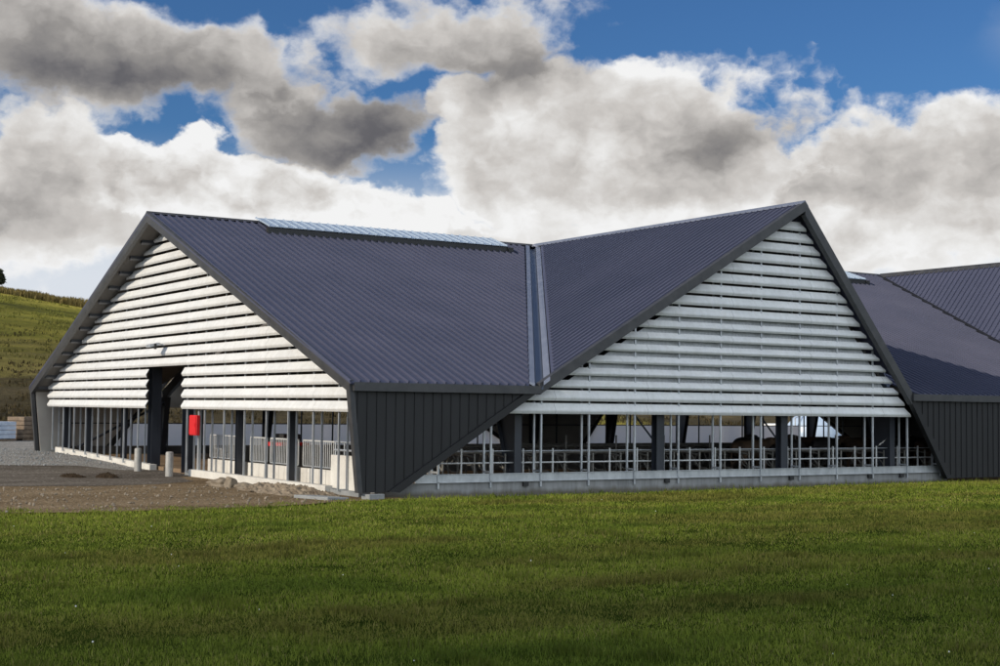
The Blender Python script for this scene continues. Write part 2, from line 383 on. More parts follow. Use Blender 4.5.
Y0 = 0.0
def side_roof(gables, back):
    fy = (lambda y: W - y * (W - HV) / HV) if back else (lambda y: y)     # 0 = eave line, HV = ridge
    mz = lambda x, y: EA + S * ((W - y) * HV / (W - HV) if back else y)
    GAPS = [0.46, -.02]
    # main slope pieces between the cross gables
    xs_top = [-0.2] + [g[1] for g in gables] + [LEN + 0.2]
    for i in range(len(gables) + 1):
        tl = xs_top[i]; tr = xs_top[i + 1]
        bl = 0.0 if i == 0 else gables[i - 1][2] + GAPS[i - 1]
        br = LEN if i == len(gables) else gables[i][0] - GAPS[i]
        if i > 0: tl += max(.03, GAPS[i - 1])
        if i < len(gables): tr -= max(.03, GAPS[i])
        plan = [(bl, fy(-0.12)), (br, fy(-0.12)), (tr, fy(HV)), (tl, fy(HV))]
        roof_sheet(plan, mz, (0, 1)).build('roof', M['roof'], barn, label='dark ribbed roof slope falling from the main ridge to the eave')
        und = [(bl + (0.1 if i else .05), fy(0.05)), (br - .1, fy(0.05)), (tr - .1, fy(HV - .05)), (tl + .2, fy(HV - .05))]
        MB().prism([(x, y, mz(x, y) - 0.30) for x, y in und], [(x, y, mz(x, y) - 0.12) for x, y in und]).build('roof_lining', M['under'], barn)
    for (v1, ap, v2, f1, f2) in gables:
        for (va, sgn) in ((v1, 1), (v2, -1)):
            cz = lambda x, y, va=va: EA + (H - EA) * (x - va) / (ap - va)
            g2 = GAPS[0 if va < 30 else 1] * sgn
            plan = [(va + g2, fy(-0.02)), (ap, fy(-0.02)), (ap, fy(min(HV - .05, HV * (1 - g2 * sgn / abs(ap - va)))))]
            # edge of the sheet stays clear of the valley
            roof_sheet(plan, cz, (1, 0), rib=.062, trim=(.17, .17)).build('roof', M['roof'], barn, label='dark ribbed roof slope folding down from a cross ridge')
            und = [(va + g2 * 1.4, fy(1.0)), (ap, fy(1.0)), (ap, fy(HV - .6))]
            MB().prism([(x, y, cz(x, y) - 0.30) for x, y in und], [(x, y, cz(x, y) - 0.12) for x, y in und]).build('roof_lining', M['under'], barn)
            hood = [(va + g2 * 1.2, fy(0.2)), (ap, fy(0.2)), (ap, fy(0.97)), (va + g2 * 1.2 + (ap - va) * 0.055, fy(0.97))]
            if sgn > 0: MB().prism([(x, y, cz(x, y) - 0.26) for x, y in hood], [(x, y, cz(x, y) - 0.12) for x, y in hood]).build('soffit', M['paint_white'], barn, label='pale soffit under the gable overhang')
            if not back:
                # valley gutter: zinc flange, blue-grey trough, zinc flange
                A = Vector((va, 0)); B = Vector((ap, HV)); d = (B - A).normalized(); n = Vector((d.y, -d.x)) * sgn    # n points to the cross gable
                zval = lambda t: EA + (H - EA) * t
                def P(t, off, dz, side):
                    p = A.lerp(B, t) + n * off
                    z = min(H - .02, (mz(p.x, p.y) if side < 0 else cz(p.x, p.y) if side > 0 else zval(t))) + dz
                    return Vector((p.x, p.y, z))
                t0, t1 = (-0.004 if sgn > 0 else .05), .985
                if va > 30:
                    MB().prism([P(t0, -.15, -.05, 0), P(t0, .15, -.05, 0), P(t0, .15, .1, 0), P(t0, -.15, .1, 0)],
                               [P(t1, -.15, -.05, 0), P(t1, .15, -.05, 0), P(t1, .15, .1, 0), P(t1, -.15, .1, 0)]).build('valley_flashing', M['clad'], barn, label='dark flashing along the far valley')
                    continue
                def strip(prof, name, m):
                    mb = MB()
                    mb.prism([P(t0, *q) for q in prof], [P(t1, *q) for q in prof]); mb.build(name, m, vg)
                vg = MB().prism([P(t0, -.14, -.12, 0), P(t0, .14, -.12, 0), P(t0, .14, -.02, 0), P(t0, .1, -.07, 0), P(t0, -.1, -.07, 0), P(t0, -.14, -.02, 0)],
                                [P(t1, -.14, -.12, 0), P(t1, .14, -.12, 0), P(t1, .14, -.02, 0), P(t1, .1, -.07, 0), P(t1, -.1, -.07, 0), P(t1, -.14, -.02, 0)]
                                ).build('valley_gutter', M['gutter_dark'], barn, label='blue-grey valley gutter between two roof slopes')
                strip([(-.32, .0, -1), (-.14, -.06, -1), (-.14, .05, -1), (-.32, .06, -1)], 'flashing', M['gutter'])
                strip([(.15, -.06, 1), (.36, .0, 1), (.36, .06, 1), (.15, .05, 1)], 'flashing', M['gutter'])
        # cross ridge cap
        yb, ye = fy(-0.05), fy(HV - 0.2)
        prof = [(-0.17, -0.11), (0, 0.0), (0.17, -0.19), (0.17, -0.15), (0, 0.05), (-0.17, -0.06)] if ap - v1 > v2 - ap else [(-0.17, -0.19), (0, 0.0), (0.17, -0.11), (0.17, -0.06), (0, 0.05), (-0.17, -0.15)]
        MB().prism([(ap + i, yb, H + .05 + j) for i, j in prof], [(ap + i, ye, H + .05 + j) for i, j in prof]).build('ridge_cap', M['gutter' if v1 < 20 else 'fascia'], barn, label='pale ridge capping on the cross ridge' if v1 < 20 and not back else None)
side_roof(FRONT, False)
side_roof(BACK, True)
# main ridge cap
MB().prism([(-0.2, HV - .16, H - .01), (-0.2, HV, H + .05), (-.2, HV + .16, H - .01), (-.2, HV, H + .1)],
           [(LEN, HV - .16, H - .01), (LEN, HV, H + .05), (LEN, HV + .16, H - .01), (LEN, HV, H + .1)]).build('ridge_cap', M['fascia'], barn)

# ridge rooflights
def skylight(x0, x1, y0, y1):
    z = lambda y, o: EA + S * y + o
    root = None
    mb = MB()
    mb.prism([(x0, y0, z(y0, .30)), (x1, y0, z(y0, .30)), (x1, y1, z(y1, .22)), (x0, y1, z(y1, .22))],
             [(x0, y0, z(y0, .33)), (x1, y0, z(y0, .33)), (x1, y1, z(y1, .25)), (x0, y1, z(y1, .25))])
    n = int((x1 - x0) / 0.42)
    for k in range(n + 1):
        x = x0 + 0.03 + (x1 - x0 - .06) * k / n
        mb.beam((x, y0 - .01, z(y0, .345)), (x, y1, z(y1, .265)), 0.035, 0.05)
    root = mb.build('skylight', M['rooflight'], barn, label='long pale blue rooflight strip along the ridge')
    MB().box((x0 - .02, y0 + .05, z(y0, -.02)), (x1 + .35, y0 + .25, z(y0, .27))).build('upstand', M['black'], root)
    MB().beam((x1 + .04, y0, z(y0, .1)), (x1 + .04, y1, z(y1, .1)), .05, .3).build('upstand', M['black'], root)
skylight(4.5, 16.4, 16.55, 18.05)
skylight(28.5, 39.3, 15.9, 17.7)

# ---------------- end gable hood (the narrow end, face at x = 0)
def hood_outline(x_of, dy0, inset):
    pass
lean = lambda z: 0.36 * (1 - z / EA) if z < EA else -0.2 * (z - EA) / (H - EA)
TH = 0.36
def end_hood():
    sec = [(0.0, 0.0), (0.0, EA + .02), (HV, H + .06), (W, EA + .02), (W, gz(0, 34) - 0.1)]
    ins = [(0.20, 0.0), (0.24, EA - TH + .08), (HV, H - TH), (W - 0.24, EA - TH + .08), (W - .20, gz(0, 34) - 0.1)]
    for i, nm in ((0, 'corner_post'), (1, 'fascia'), (2, 'fascia'), (3, 'corner_post')):
        q = [sec[i], sec[i + 1], ins[i + 1], ins[i]]
        A = [(lean(z), y, z) for y, z in q]; B = [(lean(z) + 0.16, y, z) for y, z in q]
        MB().prism(A, B).build(nm, M['fascia'], barn)
    # soffit sheets and purlin ends under the overhang
    for back in (0, 1):
        fy = (lambda y: W - y * (W - HV) / HV) if back else (lambda y: y)
        a, b = 0.3, HV - .1
        MB().prism([(.2, fy(a), EA + S * a - .20), (.2, fy(b), EA + S * b - .20), (1.15, fy(b), EA + S * b - .20), (1.15, fy(a), EA + S * a - .20)],
                   [(.2, fy(a), EA + S * a - .13), (.2, fy(b), EA + S * b - .13), (1.15, fy(b), EA + S * b - .13), (1.15, fy(a), EA + S * a - .13)]).build('soffit', M['soffit'], barn, label='pale soffit sheets under the end overhang')
        k = 0
        y = 0.9
        while y < HV - .3:
            z = EA + S * y - .21
            MB().prism([(.17, fy(y - .09), z - .21 - S * .09), (.17, fy(y + .09), z - .21 + S * .09), (.17, fy(y + .09), z + S * .09), (.17, fy(y - .09), z - S * .09)],
                       [(1.2, fy(y - .09), z - .21 - S * .09), (1.2, fy(y + .09), z - .21 + S * .09), (1.2, fy(y + .09), z + S * .09), (1.2, fy(y - .09), z - S * .09)]).build('purlin', M['navy'], barn)
            y += 1.42
end_hood()

# ---------------- louvres
def louvre(axis, base, a0, a1, z0, hgt, cut0=None, cut1=None, open_=0.0):
    """one folded blade; profile = (outward, up). a0..a1 along the gable; cut0/cut1(z) give raked ends"""
    k = hgt / 0.36
    prof = [(0.0, 0.36 * k), (0.05, 0.26 * k), (0.115, 0.155 * k), (0.132, 0.115 * k), (0.128, 0.075 * k), (0.085, 0.0), (0.068, 0.004), (0.108, 0.078 * k), (0.11, 0.112 * k), (0.035, 0.25 * k), (-0.018, 0.355 * k)]
    A, B = [], []
    for d, h in prof:
        z = z0 + h
        s = max(a0, cut0(z)) if cut0 else a0
        e = min(a1, cut1(z)) if cut1 else a1
        if axis == 'y': A.append((base - d, s, z)); B.append((base - d, e, z))
        else: A.append((s, base - d, z)); B.append((e, base - d, z))
    MB().prism(A, B).build('louvre', M['louvre'], barn)

# end gable: 17 rows at x = 0.78, the four lowest cut by the tall door
XL = 0.80
DOOR = (16.1, 20.35)
for k in range(17):
    z = ZL + PITCH * k
    c0 = lambda z: (z - (EA - .22)) / S
    c1 = lambda z: W - (z - (EA - .22)) / S * (W - HV) / HV
    if c1(z + .34) - c0(z + .34) < 0.2: continue
    if k < 4:
        louvre('y', XL, 0.55, DOOR[0], z, 0.345, c0, None)
        louvre('y', XL, DOOR[1], W - 0.9, z, 0.345, None, c1)
    else:
        louvre('y', XL, 0.55, W - 0.9, z, 0.345, c0, c1)
# long side gable: rows 2-8 narrower with the pale sheet behind
v1, ap, v2, f1, f2 = FRONT[0]
sl, sr = (H - EA) / (ap - v1), (H - EA) / (v2 - ap)
YL = 0.46
for k in range(17):
    z = ZL + PITCH * k
    c0 = lambda z: v1 + (z - EA + .33) / sl
    c1 = lambda z: v2 - (z - EA + .42) / sr
    h = 0.27 if 2 <= k <= 7 else 0.36
    louvre('x', YL, -99, 99, z, h, c0, c1)
# end caps strip along the left rake, catching the sky
# pale corrugated sheet behind rows 2..8
zb, zt = ZL + PITCH * 2 + .15, ZL + PITCH * 8 + .1
L = lambda z: v1 + (z - EA + .33) / sl + 0.75
Rr = lambda z: v2 - (z - EA + .42) / sr - 0.35
MB().prism([(L(zb), .66, zb), (Rr(zb), .66, zb), (Rr(zt), .66, zt), (L(zt), .66, zt)],
           [(L(zb), .69, zb), (Rr(zb), .69, zb), (Rr(zt), .69, zt), (L(zt), .69, zt)]).build('curtain', M['curtain'], barn, label='pale corrugated sheet behind the long-side louvres')

# louvre posts: ladder frames (front tube, rear tube, foot link)
def tall(y=None, x=None):
    if y is not None: return min(EA + S * y, EA + S * (W - y)) - .35
    return max(2.4, min(EA + (x - v1) * sl, EA + (v2 - x) * sr) - .4)
ENDPOSTS = [2.29, 4.17, 6.14, 7.98, 9.94, 11.89, 13.86, 15.75, 21.63, 23.55, 25.4, 27.3, 29.22, 31.1, 32.95, 34.85]
def louvre_post(pts_front, pts_rear, link):
    mb = MB()
    (a, b), (c, d) = pts_front, pts_rear
    mb.beam(a, b, .06, .06, (0, 1, 0.01)); mb.beam(c, d, .06, .06, (0, 1, 0.01))
    mb.beam(link[0], link[1], .05, .06)
    mb.build('louvre_post', M['zinc'], barn)
for y in ENDPOSTS:
    zt = tall(y=y); zf = gz(0.7, y) + 0.1
    louvre_post(((.62 if False else XL + .03, y, zf), (XL + .03, y, zt)), ((XL + .34, y, zf), (XL + .34, y, zt)), ((XL + .06, y, zf + .03), (XL + .31, y, zf + .03)))
LONGPOSTS = [7.34 + 1.96 * k for k in range(-2, 11)]
for x in LONGPOSTS:
    if x < 6.0: zt = max(.6, (x - f1) * sl - .15)
    elif x > 26: zt = 1.2 + .1
    else: zt = tall(x=x)
    louvre_post(((x, YL + .0, .04), (x, YL + .0, zt)), ((x, YL + .42, .3), (x, YL + .42, zt)), ((x, YL + .03, .55), (x, YL + .39, .55)))

# ---------------- long-side rakes, dark walls, eaves
def gable_trim(gables, back):
    fy = (lambda y: W - y) if back else (lambda y: y)
    for gi, (v1, ap, v2, f1, f2) in enumerate(gables):
        for (va, ff, sg) in ((v1, f1, 1), (v2, f2, -1)):
            m = (H - EA) / abs(ap - va)
            t = TH * math.sqrt(1 + m * m) * 0.9
            top = [(ap, H + .06), (va, EA + .06)]
            q = [(ap, H + .06), (va, EA + .06), (va + sg * 0.0, EA + .06 - t), (ap, H + .06 - t)]
            MB().prism([(x, fy(-.06), z) for x, z in q], [(x, fy(.18), z) for x, z in q]).build('fascia', M['fascia'], barn)
            # the rake runs on to the ground as the trim of the dark wall
            A_, B_ = Vector((va, EA - .02)), Vector((ff, -.02)); d_ = (B_ - A_).normalized(); n_ = Vector((d_.y, -d_.x))
            if n_.x * sg < 0: n_ = -n_
            A2 = A_ + d_ * .3
            q = [A2 - n_ * .06, B_ - n_ * .06, B_ + n_ * .17, A2 + n_ * .17]
            zb_ = -.02
            q = [A2 - n_ * .06, B_ + d_ * 0 - n_ * .06, Vector((B_.x + sg * .17 * math.hypot(m, 1) / m, zb_)), A2 + n_ * .17]
            MB().prism([(p.x, fy(-.02), p.y) for p in q], [(p.x, fy(.2), p.y) for p in q]).build('wall_trim', M['clad'], barn)
    # dark walls between the gables
    ends = [(None, gables[0])] + [(gables[i], gables[i + 1]) for i in range(len(gables) - 1)] + [(gables[-1], None)]
    for a, b in ends:
        tl, bl = (0.1, 0.44) if a is None else (a[2], a[4])
        tr, br = (LEN - .1, LEN - .4) if b is None else (b[0], b[3])
        zt = EA - .02
        q = [(bl, 0), (br, 0), (tr, zt), (tl, zt)]
        mb = MB()
        mb.prism([(x, fy(.06), z) for x, z in q], [(x, fy(.14), z) for x, z in q])
        x = math.floor(min(tl, bl) / .33) * .33
        while x < max(tr, br):
            iv = clip_line(q, (x, 0), (0, 1))
            if iv and iv[1] - iv[0] > .15:
                mb.box((x - .009, min(fy(.035), fy(.065)), iv[0] + .02), (x + .009, max(fy(.035), fy(.065)), iv[1] - .02))
            x += .33
        mb.build('wall', M['clad'], barn, label='black vertical seamed cladding with a raked edge')
        q2 = [(bl + .15, .02), (br - .2, .02), (tr - .12, zt - .1), (tl + .15, zt - .1)]
        MB().prism([(x, fy(.2), z) for x, z in q2], [(x, fy(.26), z) for x, z in q2]).build('wall_lining', M['lining'], barn)
        # eave fascia
        MB().box((tl + (.02 if a is None else .0), min(fy(-.14), fy(.055)), EA - .30), (tr, max(fy(-.14), fy(.055)), EA - .035)).build('eave_fascia', M['fascia'], barn)
gable_trim(FRONT, False)
gable_trim(BACK, True)
# next long-side gable: louvres only behind the edge of the photo are left simple: one infill sheet
for (g, back) in ((FRONT[1], 0), (BACK[0], 1), (BACK[1], 1)):
    fy = (lambda y: W - y) if back else (lambda y: y)
    a, apx, b = g[0], g[1], g[2]
    s1, s2 = (H - EA) / (apx - a), (H - EA) / (b - apx)
    zb = ZL
    q = [(a + (zb - EA) / s1 + .3, zb), (b - (zb - EA) / s2 - .3, zb), (apx, H - .5)]
    MB().prism([(x, fy(.5), z) for x, z in q], [(x, fy(.56), z) for x, z in q]).build('gable_infill', M['lining'], barn)
# far end wall
q = [(0.3, 0), (W - .3, 0), (W - .3, EA - .2), (HV, H - .35), (.3, EA - .2)]
MB().prism([(LEN - .3, y, z) for y, z in q], [(LEN - .2, y, z) for y, z in q]).build('wall', M['clad'], barn, label='plain dark wall closing the far end')

# ---------------- plinth, rails, floor
MB().box((1.2, .52, -.35), (27.4, .8, .215)).build('plinth', M['plinth'], barn, label='grey concrete plinth under the long open side')
mb = MB()
mb.box((2.6, .47, .22), (27.0, .5, .49)); mb.box((2.6, .43, .475), (27.0, .47, .495)); mb.box((2.6, .43, .22), (27.0, .47, .24))
mb.build('base_rail', M['zinc'], barn, label='galvanised channel running along the plinth')
for x in PORTALS[:4] + [22.97 - .1]:
    MB().box((x - .1, .42, .06), (x + .1, .516, .2)).build('shoe', M['black'], barn)
MB().box((1.3, .85, -.3), (LEN - .35, W - .65, -.02)).build('floor', M['floor'], barn, label='dusty concrete floor inside the barn')
MB().box((.9, 1.0, -.3), (1.295, DOOR[0], -.05)).build('floor', M['concrete'], barn)
# kerb under the end gable (two lengths either side of the door)
def kerb(ya, yb, za, zb, x0, x1):
    MB().prism([(x0, ya, -.4), (x1, ya, -.4), (x1, ya, za), (x0, ya, za)], [(x0, yb, -.4), (x1, yb, -.4), (x1, yb, zb), (x0, yb, zb)]).build('kerb', M['paleblock'], barn, label='pale concrete kerb under the end gable')
kerb(3.0, 15.2, .06, .08, .72, .98)
kerb(20.3, 34.6, .06, .40, .92, 1.22)

# ---------------- frames
def leg(x, y, inward, hw, name='column', tall_=3.0):
    """tapered I-section leg; inward = +1 / -1 across the barn; hw = top width"""
    mb = MB()
    y0 = y; b0, t0 = .38, hw
    zt = tall_
    i = inward
    mb.prism([(x - .012, y0, -.05), (x + .012, y0, -.05), (x + .012, y0 + i * b0, -.05), (x - .012, y0 + i * b0, -.05)],
             [(x - .012, y0, zt), (x + .012, y0, zt), (x + .012, y0 + i * t0, zt), (x - .012, y0 + i * t0, zt)])
    mb.box((x - .14, min(y0 - i * .02, y0), -.05), (x + .14, max(y0 - i * .02, y0), zt))
    mb.prism([(x - .14, y0 + i * b0, -.05), (x + .14, y0 + i * b0, -.05), (x + .14, y0 + i * (b0 + .02), -.05), (x - .14, y0 + i * (b0 + .02), -.05)],
             [(x - .14, y0 + i * t0, zt), (x + .14, y0 + i * t0, zt), (x + .14, y0 + i * (t0 + .02), zt), (x - .14, y0 + i * (t0 + .02), zt)])
    o = mb.build(name, M['navy'], barn)
    return o
def i_col(x, y, z0, z1, bx, by):
    mb = MB()
    mb.box((x - bx / 2, y - by / 2, z0), (x + bx / 2, y - by / 2 + .022, z1)); mb.box((x - bx / 2, y + by / 2 - .022, z0), (x + bx / 2, y + by / 2, z1))
    mb.box((x - .012, y - by / 2 + .022, z0), (x + .012, y + by / 2 - .022, z1))
    mb.build('column', M['navy'], barn)
for k, x in enumerate(PORTALS):
    leg(x, W - .75, -1, 1.05)
    if k in (0, 3): leg(x, .95, 1, 1.35)
    elif k in (1, 2): i_col(x, .98, -.05, 3.3 + (6 if k == 2 else 2.5), .34, .3)
    else: leg(x, .95, 1, 1.05)
    for (ya, yb) in ((1.2, HV), (W - 1.2, HV)):
        za = EA + S * min(ya, W - ya) - .75; zb = H - .7
        MB().beam((x, ya, za), (x, yb, zb), .2, .5).build('rafter', M['navy'], barn)
for (x, y) in ((PORTALS[1], 1.1), (PORTALS[2], 1.1)):
    MB().tube([(x - .12, y, 1.55), (x - 1.55, y + .2, 3.2)], .035, 8).build('brace', M['navy'], barn)
for y in (30.5, 25.2, 11.75, 7.05):
    i_col(1.38, y, -.1, tall(y=y) - .1, .24, .2)
i_col(1.30, 20.95, -.15, tall(y=18.2) - .6, .42, .5)
i_col(1.36, 17.0, -.15, tall(y=16.3) - .3, .42, .4)
i_col(1.6, W - 1.3, -.1, EA - .2, .4, .3)
# diagonal brace seen through the end gable
MB().tube([(2.2, W - 1.1, .35), (6.9, W - 1.15, 2.75)], .07, 8).build('brace', M['navy'], barn)
# closing beam over the tall door
MB().box((XL - .0, DOOR[0] - .2, 4.3), (XL + .1, DOOR[1] + .2, 4.42)).build('lintel', M['navy'], barn)

# ---------------- back long side: dark base, white curtain, top rail, posts
mb = MB(); mb.box((1.5, W - .6, -.3), (LEN - .5, W - .45, .4)); mb.build('plinth', M['under'], barn, label='dark low wall along the far long side')
for (xa, xb) in ((4.2, 29.8), (35.1, 54.3), (58.9, 61.5)):
    MB().add([(xa + (xb - xa) * k / 40, W - .14 + .012 * math.sin(k * 1.3), z) for z in (.402, 1.56) for k in range(41)], [(k, k + 1, k + 42, k + 41) for k in range(40)]).build('curtain', M['whitepanel'], barn, label='white wind curtain along the far long side')
MB().box((1.5, W - .6, 1.565), (LEN - .5, W - .5, 1.62)).build('top_rail', M['navy'], barn)
x = 5.2
while x < LEN - 1:
    MB().beam((x, W - .66, -.1), (x, W - .66, 2.6), .07, .07, (0, 1, .01)).build('post', M['purlin'], barn)
    x += 1.96

# ------------------------------------------------------------------ THINGS AROUND AND INSIDE THE BARN
# floodlight on the end gable
fl = empty('floodlight', (XL - .15, 18.35, 5.02), 'small grey floodlight on a bracket on the white end gable', 'light')
MB().tube([(0.1, 0, .02), (-.25, 0, .1)], .03, 8).build('bracket', M['zinc'], fl)
MB().prism([(-.20, -.26, .0), (-.20, .26, .0), (-.20, .26, .12), (-.20, -.26, .12)], [(-.62, -.2, -.1), (-.62, .2, -.1), (-.62, .2, .02), (-.62, -.2, .02)]).build('lamp_head', M['zinc'], fl, bevel=.01)
MB().box((-.42, -.3, -.16), (-.34, -.2, .06)).build('hinge', M['black'], fl)

# bollards
def bollard(x, y, label, h=.95, r=.15):
    mb = MB(); g = gz(x, y)
    prof = [(r, -.1), (r, h - .06), (r * .86, h - .015), (r * .5, h)]
    n = 20
    vs = [(rr * math.cos(2 * math.pi * k / n), rr * math.sin(2 * math.pi * k / n), z) for rr, z in prof for k in range(n)]
    fs = [(i * n + k, i * n + (k + 1) % n, (i + 1) * n + (k + 1) % n, (i + 1) * n + k) for i in range(3) for k in range(n)] + [tuple(range(3 * n, 4 * n))]
    mb.add(vs, fs)
    o = mb.build('bollard', M['bollard'], smooth=True); o.location = (x, y, g)
    return tag(o, label, 'bollard', 'bollards guarding the barn door')
bollard(.15, 19.55, 'grey concrete bollard beside the dark left door column')
bollard(-.1, 15.1, 'paler bollard standing out in front of the right door jamb')

# red cabinet on the post right of the door
rc = empty('red_cabinet', (XL - .08, 14.6, 1.42), 'bright red steel cabinet fixed to a post beside the barn door', 'cabinet')
MB().box((-.09, -.38, 0), (.06, .38, .78)).build('body', M['red'], rc, bevel=.015)
MB().box((-.11, -.35, .04), (-.091, .35, .74)).build('door', M['red'], rc)
MB().box((-.13, -.3, .34), (-.11, -.26, .46)).build('handle', M['red'], rc)
cp = MB().beam((XL + .16, 14.75, -.1), (XL + .16, 14.75, 2.4), .1, .16, (0, 1, .01)).build('cabinet_post', M['zinc'])
tag(cp, 'galvanised post carrying the red cabinet', 'post')

# picket railings on low white walls
for i, (ya, yb, lab) in enumerate(((12.1, 15.6, 'long galvanised picket railing next to the red cabinet'), (10.0, 11.55, 'short galvanised picket railing between two dark columns'),
                                   (7.3, 9.7, 'galvanised picket railing just left of the dark column nearest the corner'), (4.4, 6.9, 'galvanised picket railing next to the concrete end block'))):
    rl = empty('picket_railing', (1.76, (ya + yb) / 2, .5), lab, 'railing', 'picket railings behind the end gable posts')
    hw = (yb - ya) / 2
    MB().beam((0, -hw, .92), (0, hw, .92), .05, .05).build('top_rail', M['lit_zinc'], rl)
    MB().beam((0, -hw, .04), (0, hw, .04), .04, .04).build('bottom_rail', M['zinc'], rl)
    n = max(3, round((yb - ya) / .145))
    for k in range(n + 1):
        y = -hw + 2 * hw * k / n
        MB().tube([(0, y, .05), (0, y, .9)], .017 if 0 < k < n else .026, 6).build('picket' if 0 < k < n else 'end_post', M['lit_zinc'], rl)
    lw = MB()
    nb = max(1, round((yb - ya) / .5)); 
    for k in range(nb):
        a = ya + (yb - ya) * k / nb; b = ya + (yb - ya) * (k + 1) / nb
        lw.box((1.66, a + .012, -.1), (1.88, b - .012, .47))
    lw.box((1.69, ya + .02, -.1), (1.85, yb - .02, .45))
    o = lw.build('low_wall', M['paleblock'])
    tag(o, ['long white block wall under the railing by the red cabinet', 'short white block wall between two dark columns', 'white block wall just left of the column nearest the corner', 'white block wall under the railing by the concrete end block'][i], 'wall', 'low white walls under the railings')
eb = empty('end_block', (1.3, 2.75, -.2), 'pale concrete block wall in the open corner, topped with two tubes', 'wall')
MB().box((-.12, -1.25, 0), (.12, .82, 1.23)).build('block', M['paleblock'], eb, bevel=.012)
for z in (1.39, 1.65): MB().tube([(0.02, -1.3, z), (.02, .8, z)], .035, 8).build('tube', M['zinc'], eb)
for y in (-.9, .1, .75): MB().tube([(.02, y, 1.2), (.02, y, 1.66)], .028, 8).build('tube_post', M['zinc'], eb)

gp = empty('gate_post', (2.6, 16.9, -.02), 'thin steel gate post with a cross arm inside the doorway', 'post')
MB().tube([(0, 0, 0), (0, 0, 1.35)], .05, 8).build('upright', M['zinc'], gp)
MB().tube([(0, -.35, .85), (0, .3, .85)], .03, 8).build('cross_arm', M['zinc'], gp)

# red and black feed wagon inside
fw = empty('feed_wagon', (5.6, 16.6, -.02), 'red and black feed wagon parked behind the picket railing', 'wagon')
MB().prism([(-.5, -.7, .4), (.5, -.7, .4), (.62, -.8, 1.1), (-.62, -.8, 1.1)], [(-.5, .7, .4), (.5, .7, .4), (.62, .8, 1.1), (-.62, .8, 1.1)]).build('hopper', M['red'], fw, bevel=.02)
MB().box((-.4, -.3, 1.105), (.4, .7, 1.45)).build('motor_cover', M['black'], fw, bevel=.03)
for sx in (-1, 1):
    for sy in (-.45, .45):
        MB().tube([(sx * .52, sy, .3), (sx * .7, sy, .3)], .3, 18).build('wheel', M['black'], fw)

# stalls: neck-rail fence and dividers
fence = empty('stall_fence', (0, 1.2, 0), 'pale two-rail steel fence just inside the long open side', 'fence')
FX = [2.3 + 1.207 * k for k in range(22)]
for z, r, mm_ in ((1.19, .018, 'zinc'), (.80, .028, 'lit_zinc')):
    MB().tube([(FX[0] - .4, 0, z), (FX[-1] + .5, 0, z)], r, 8).build('rail', M[mm_], fence)
for x in FX:
    MB().beam((x, -.0, -.03), (x, -.0, 1.27), .048, .048, (0, 1, .01)).build('post', M['lit_zinc'], fence)

def divider(tallp=1.12):
    d = empty('stall_divider', (0, 0, 0), 'x', 'stall divider')
    MB().tube([(0, 0, 0), (0, 0, tallp)], .034, 8).build('upright', M['stallsteel'], d)
    lp = [(0, 0, 1.0), (0, .55, 1.06), (0, 1.35, 1.06), (0, 1.62, .98), (0, 1.74, .78), (0, 1.66, .58), (0, 1.45, .48), (0, 1.05, .46), (0, .75, .36), (0, .58, .02)]
    MB().tube(lp, .03, 8).build('loop', M['stallsteel'], d)
    MB().tube([(0, 0, .52), (0, .45, .98)], .024, 6).build('stay', M['stallsteel'], d)
    return d
ORD = ['first', 'second', 'third', 'fourth', 'fifth', 'sixth', 'seventh', 'eighth', 'ninth', 'tenth', 'eleventh', 'twelfth', 'thirteenth', 'fourteenth', 'fifteenth', 'sixteenth', 'seventeenth', 'eighteenth', 'nineteenth', 'twentieth', 'twenty-first', 'twenty-second', 'twenty-third', 'twenty-fourth', 'twenty-fifth']
low = divider(); high = divider(1.62)
rows = [(2.9, 1.35, 0, 21, 'outer row, behind the fence', 'outer row of stall dividers'),
        (5.2, 6.2, 0, 24, 'middle row inside the barn', 'middle row of stall dividers'),
        (7.4, 9.9, math.pi, 24, 'inner row deep inside the barn', 'inner row of stall dividers')]
used = set()
for (x0, y, rz, n, where, grp) in rows:
    for k in range(n):
        src = high if (rz == 0 and y > 5 and k % 2 == 0) else low
        o = src if src.name not in used else copy_tree(src)
        used.add(src.name)
        o.location = (x0 + 1.207 * k, y, -.02); o.rotation_euler = (0, 0, rz + rng.uniform(-.03, .03))
        tag(o, f"{ORD[k]} bent-tube stall divider from the lawn corner in the {where}", 'stall divider', grp)
for (x0, x1, y, z, lab) in ((4.6, 34, 6.9, 1.17, 'steel neck rail over the middle row of stall dividers'), (6.8, 36, 9.2, 1.17, 'steel neck rail over the inner row of stall dividers'), (2.5, 27, 2.15, 1.10, 'steel neck rail over the outer row of stall dividers')):
    tag(MB().tube([(x0, y, z), (x1, y, z)], .032, 8).build('neck_rail', M['stallsteel']), lab, 'rail', 'neck rails of the stalls')
tag(MB().box((1.9, 12.6, -.02), (45, 12.75, 1.05)).build('feed_barrier', M['under']), 'dark feed barrier board running the length of the barn', 'barrier')

# ------------------------------------------------------------------ cows
def skin(name, joints, edges, m, levels=2):
    me = bpy.data.meshes.new(name + '_rig'); me.from_pydata([j[0] for j in joints], edges, [])
    o = bpy.data.objects.new(name, me); COL.objects.link(o)
    o.modifiers.new('s', 'SKIN'); o.modifiers.new('d', 'SUBSURF').levels = levels
    o.modifiers['d'].render_levels = levels
    for i, j in enumerate(joints):
        sv = me.skin_vertices[0].data[i]; r = j[1]
        sv.radius = r if isinstance(r, tuple) else (r, r); sv.use_root = (i == 0)
    dg = bpy.context.evaluated_depsgraph_get()
    nm = bpy.data.meshes.new_from_object(o.evaluated_get(dg))
    bpy.data.objects.remove(o)
    nm.name = name; nm.materials.clear(); nm.materials.append(m)
    for p in nm.polygons: p.use_smooth = True
    return nm

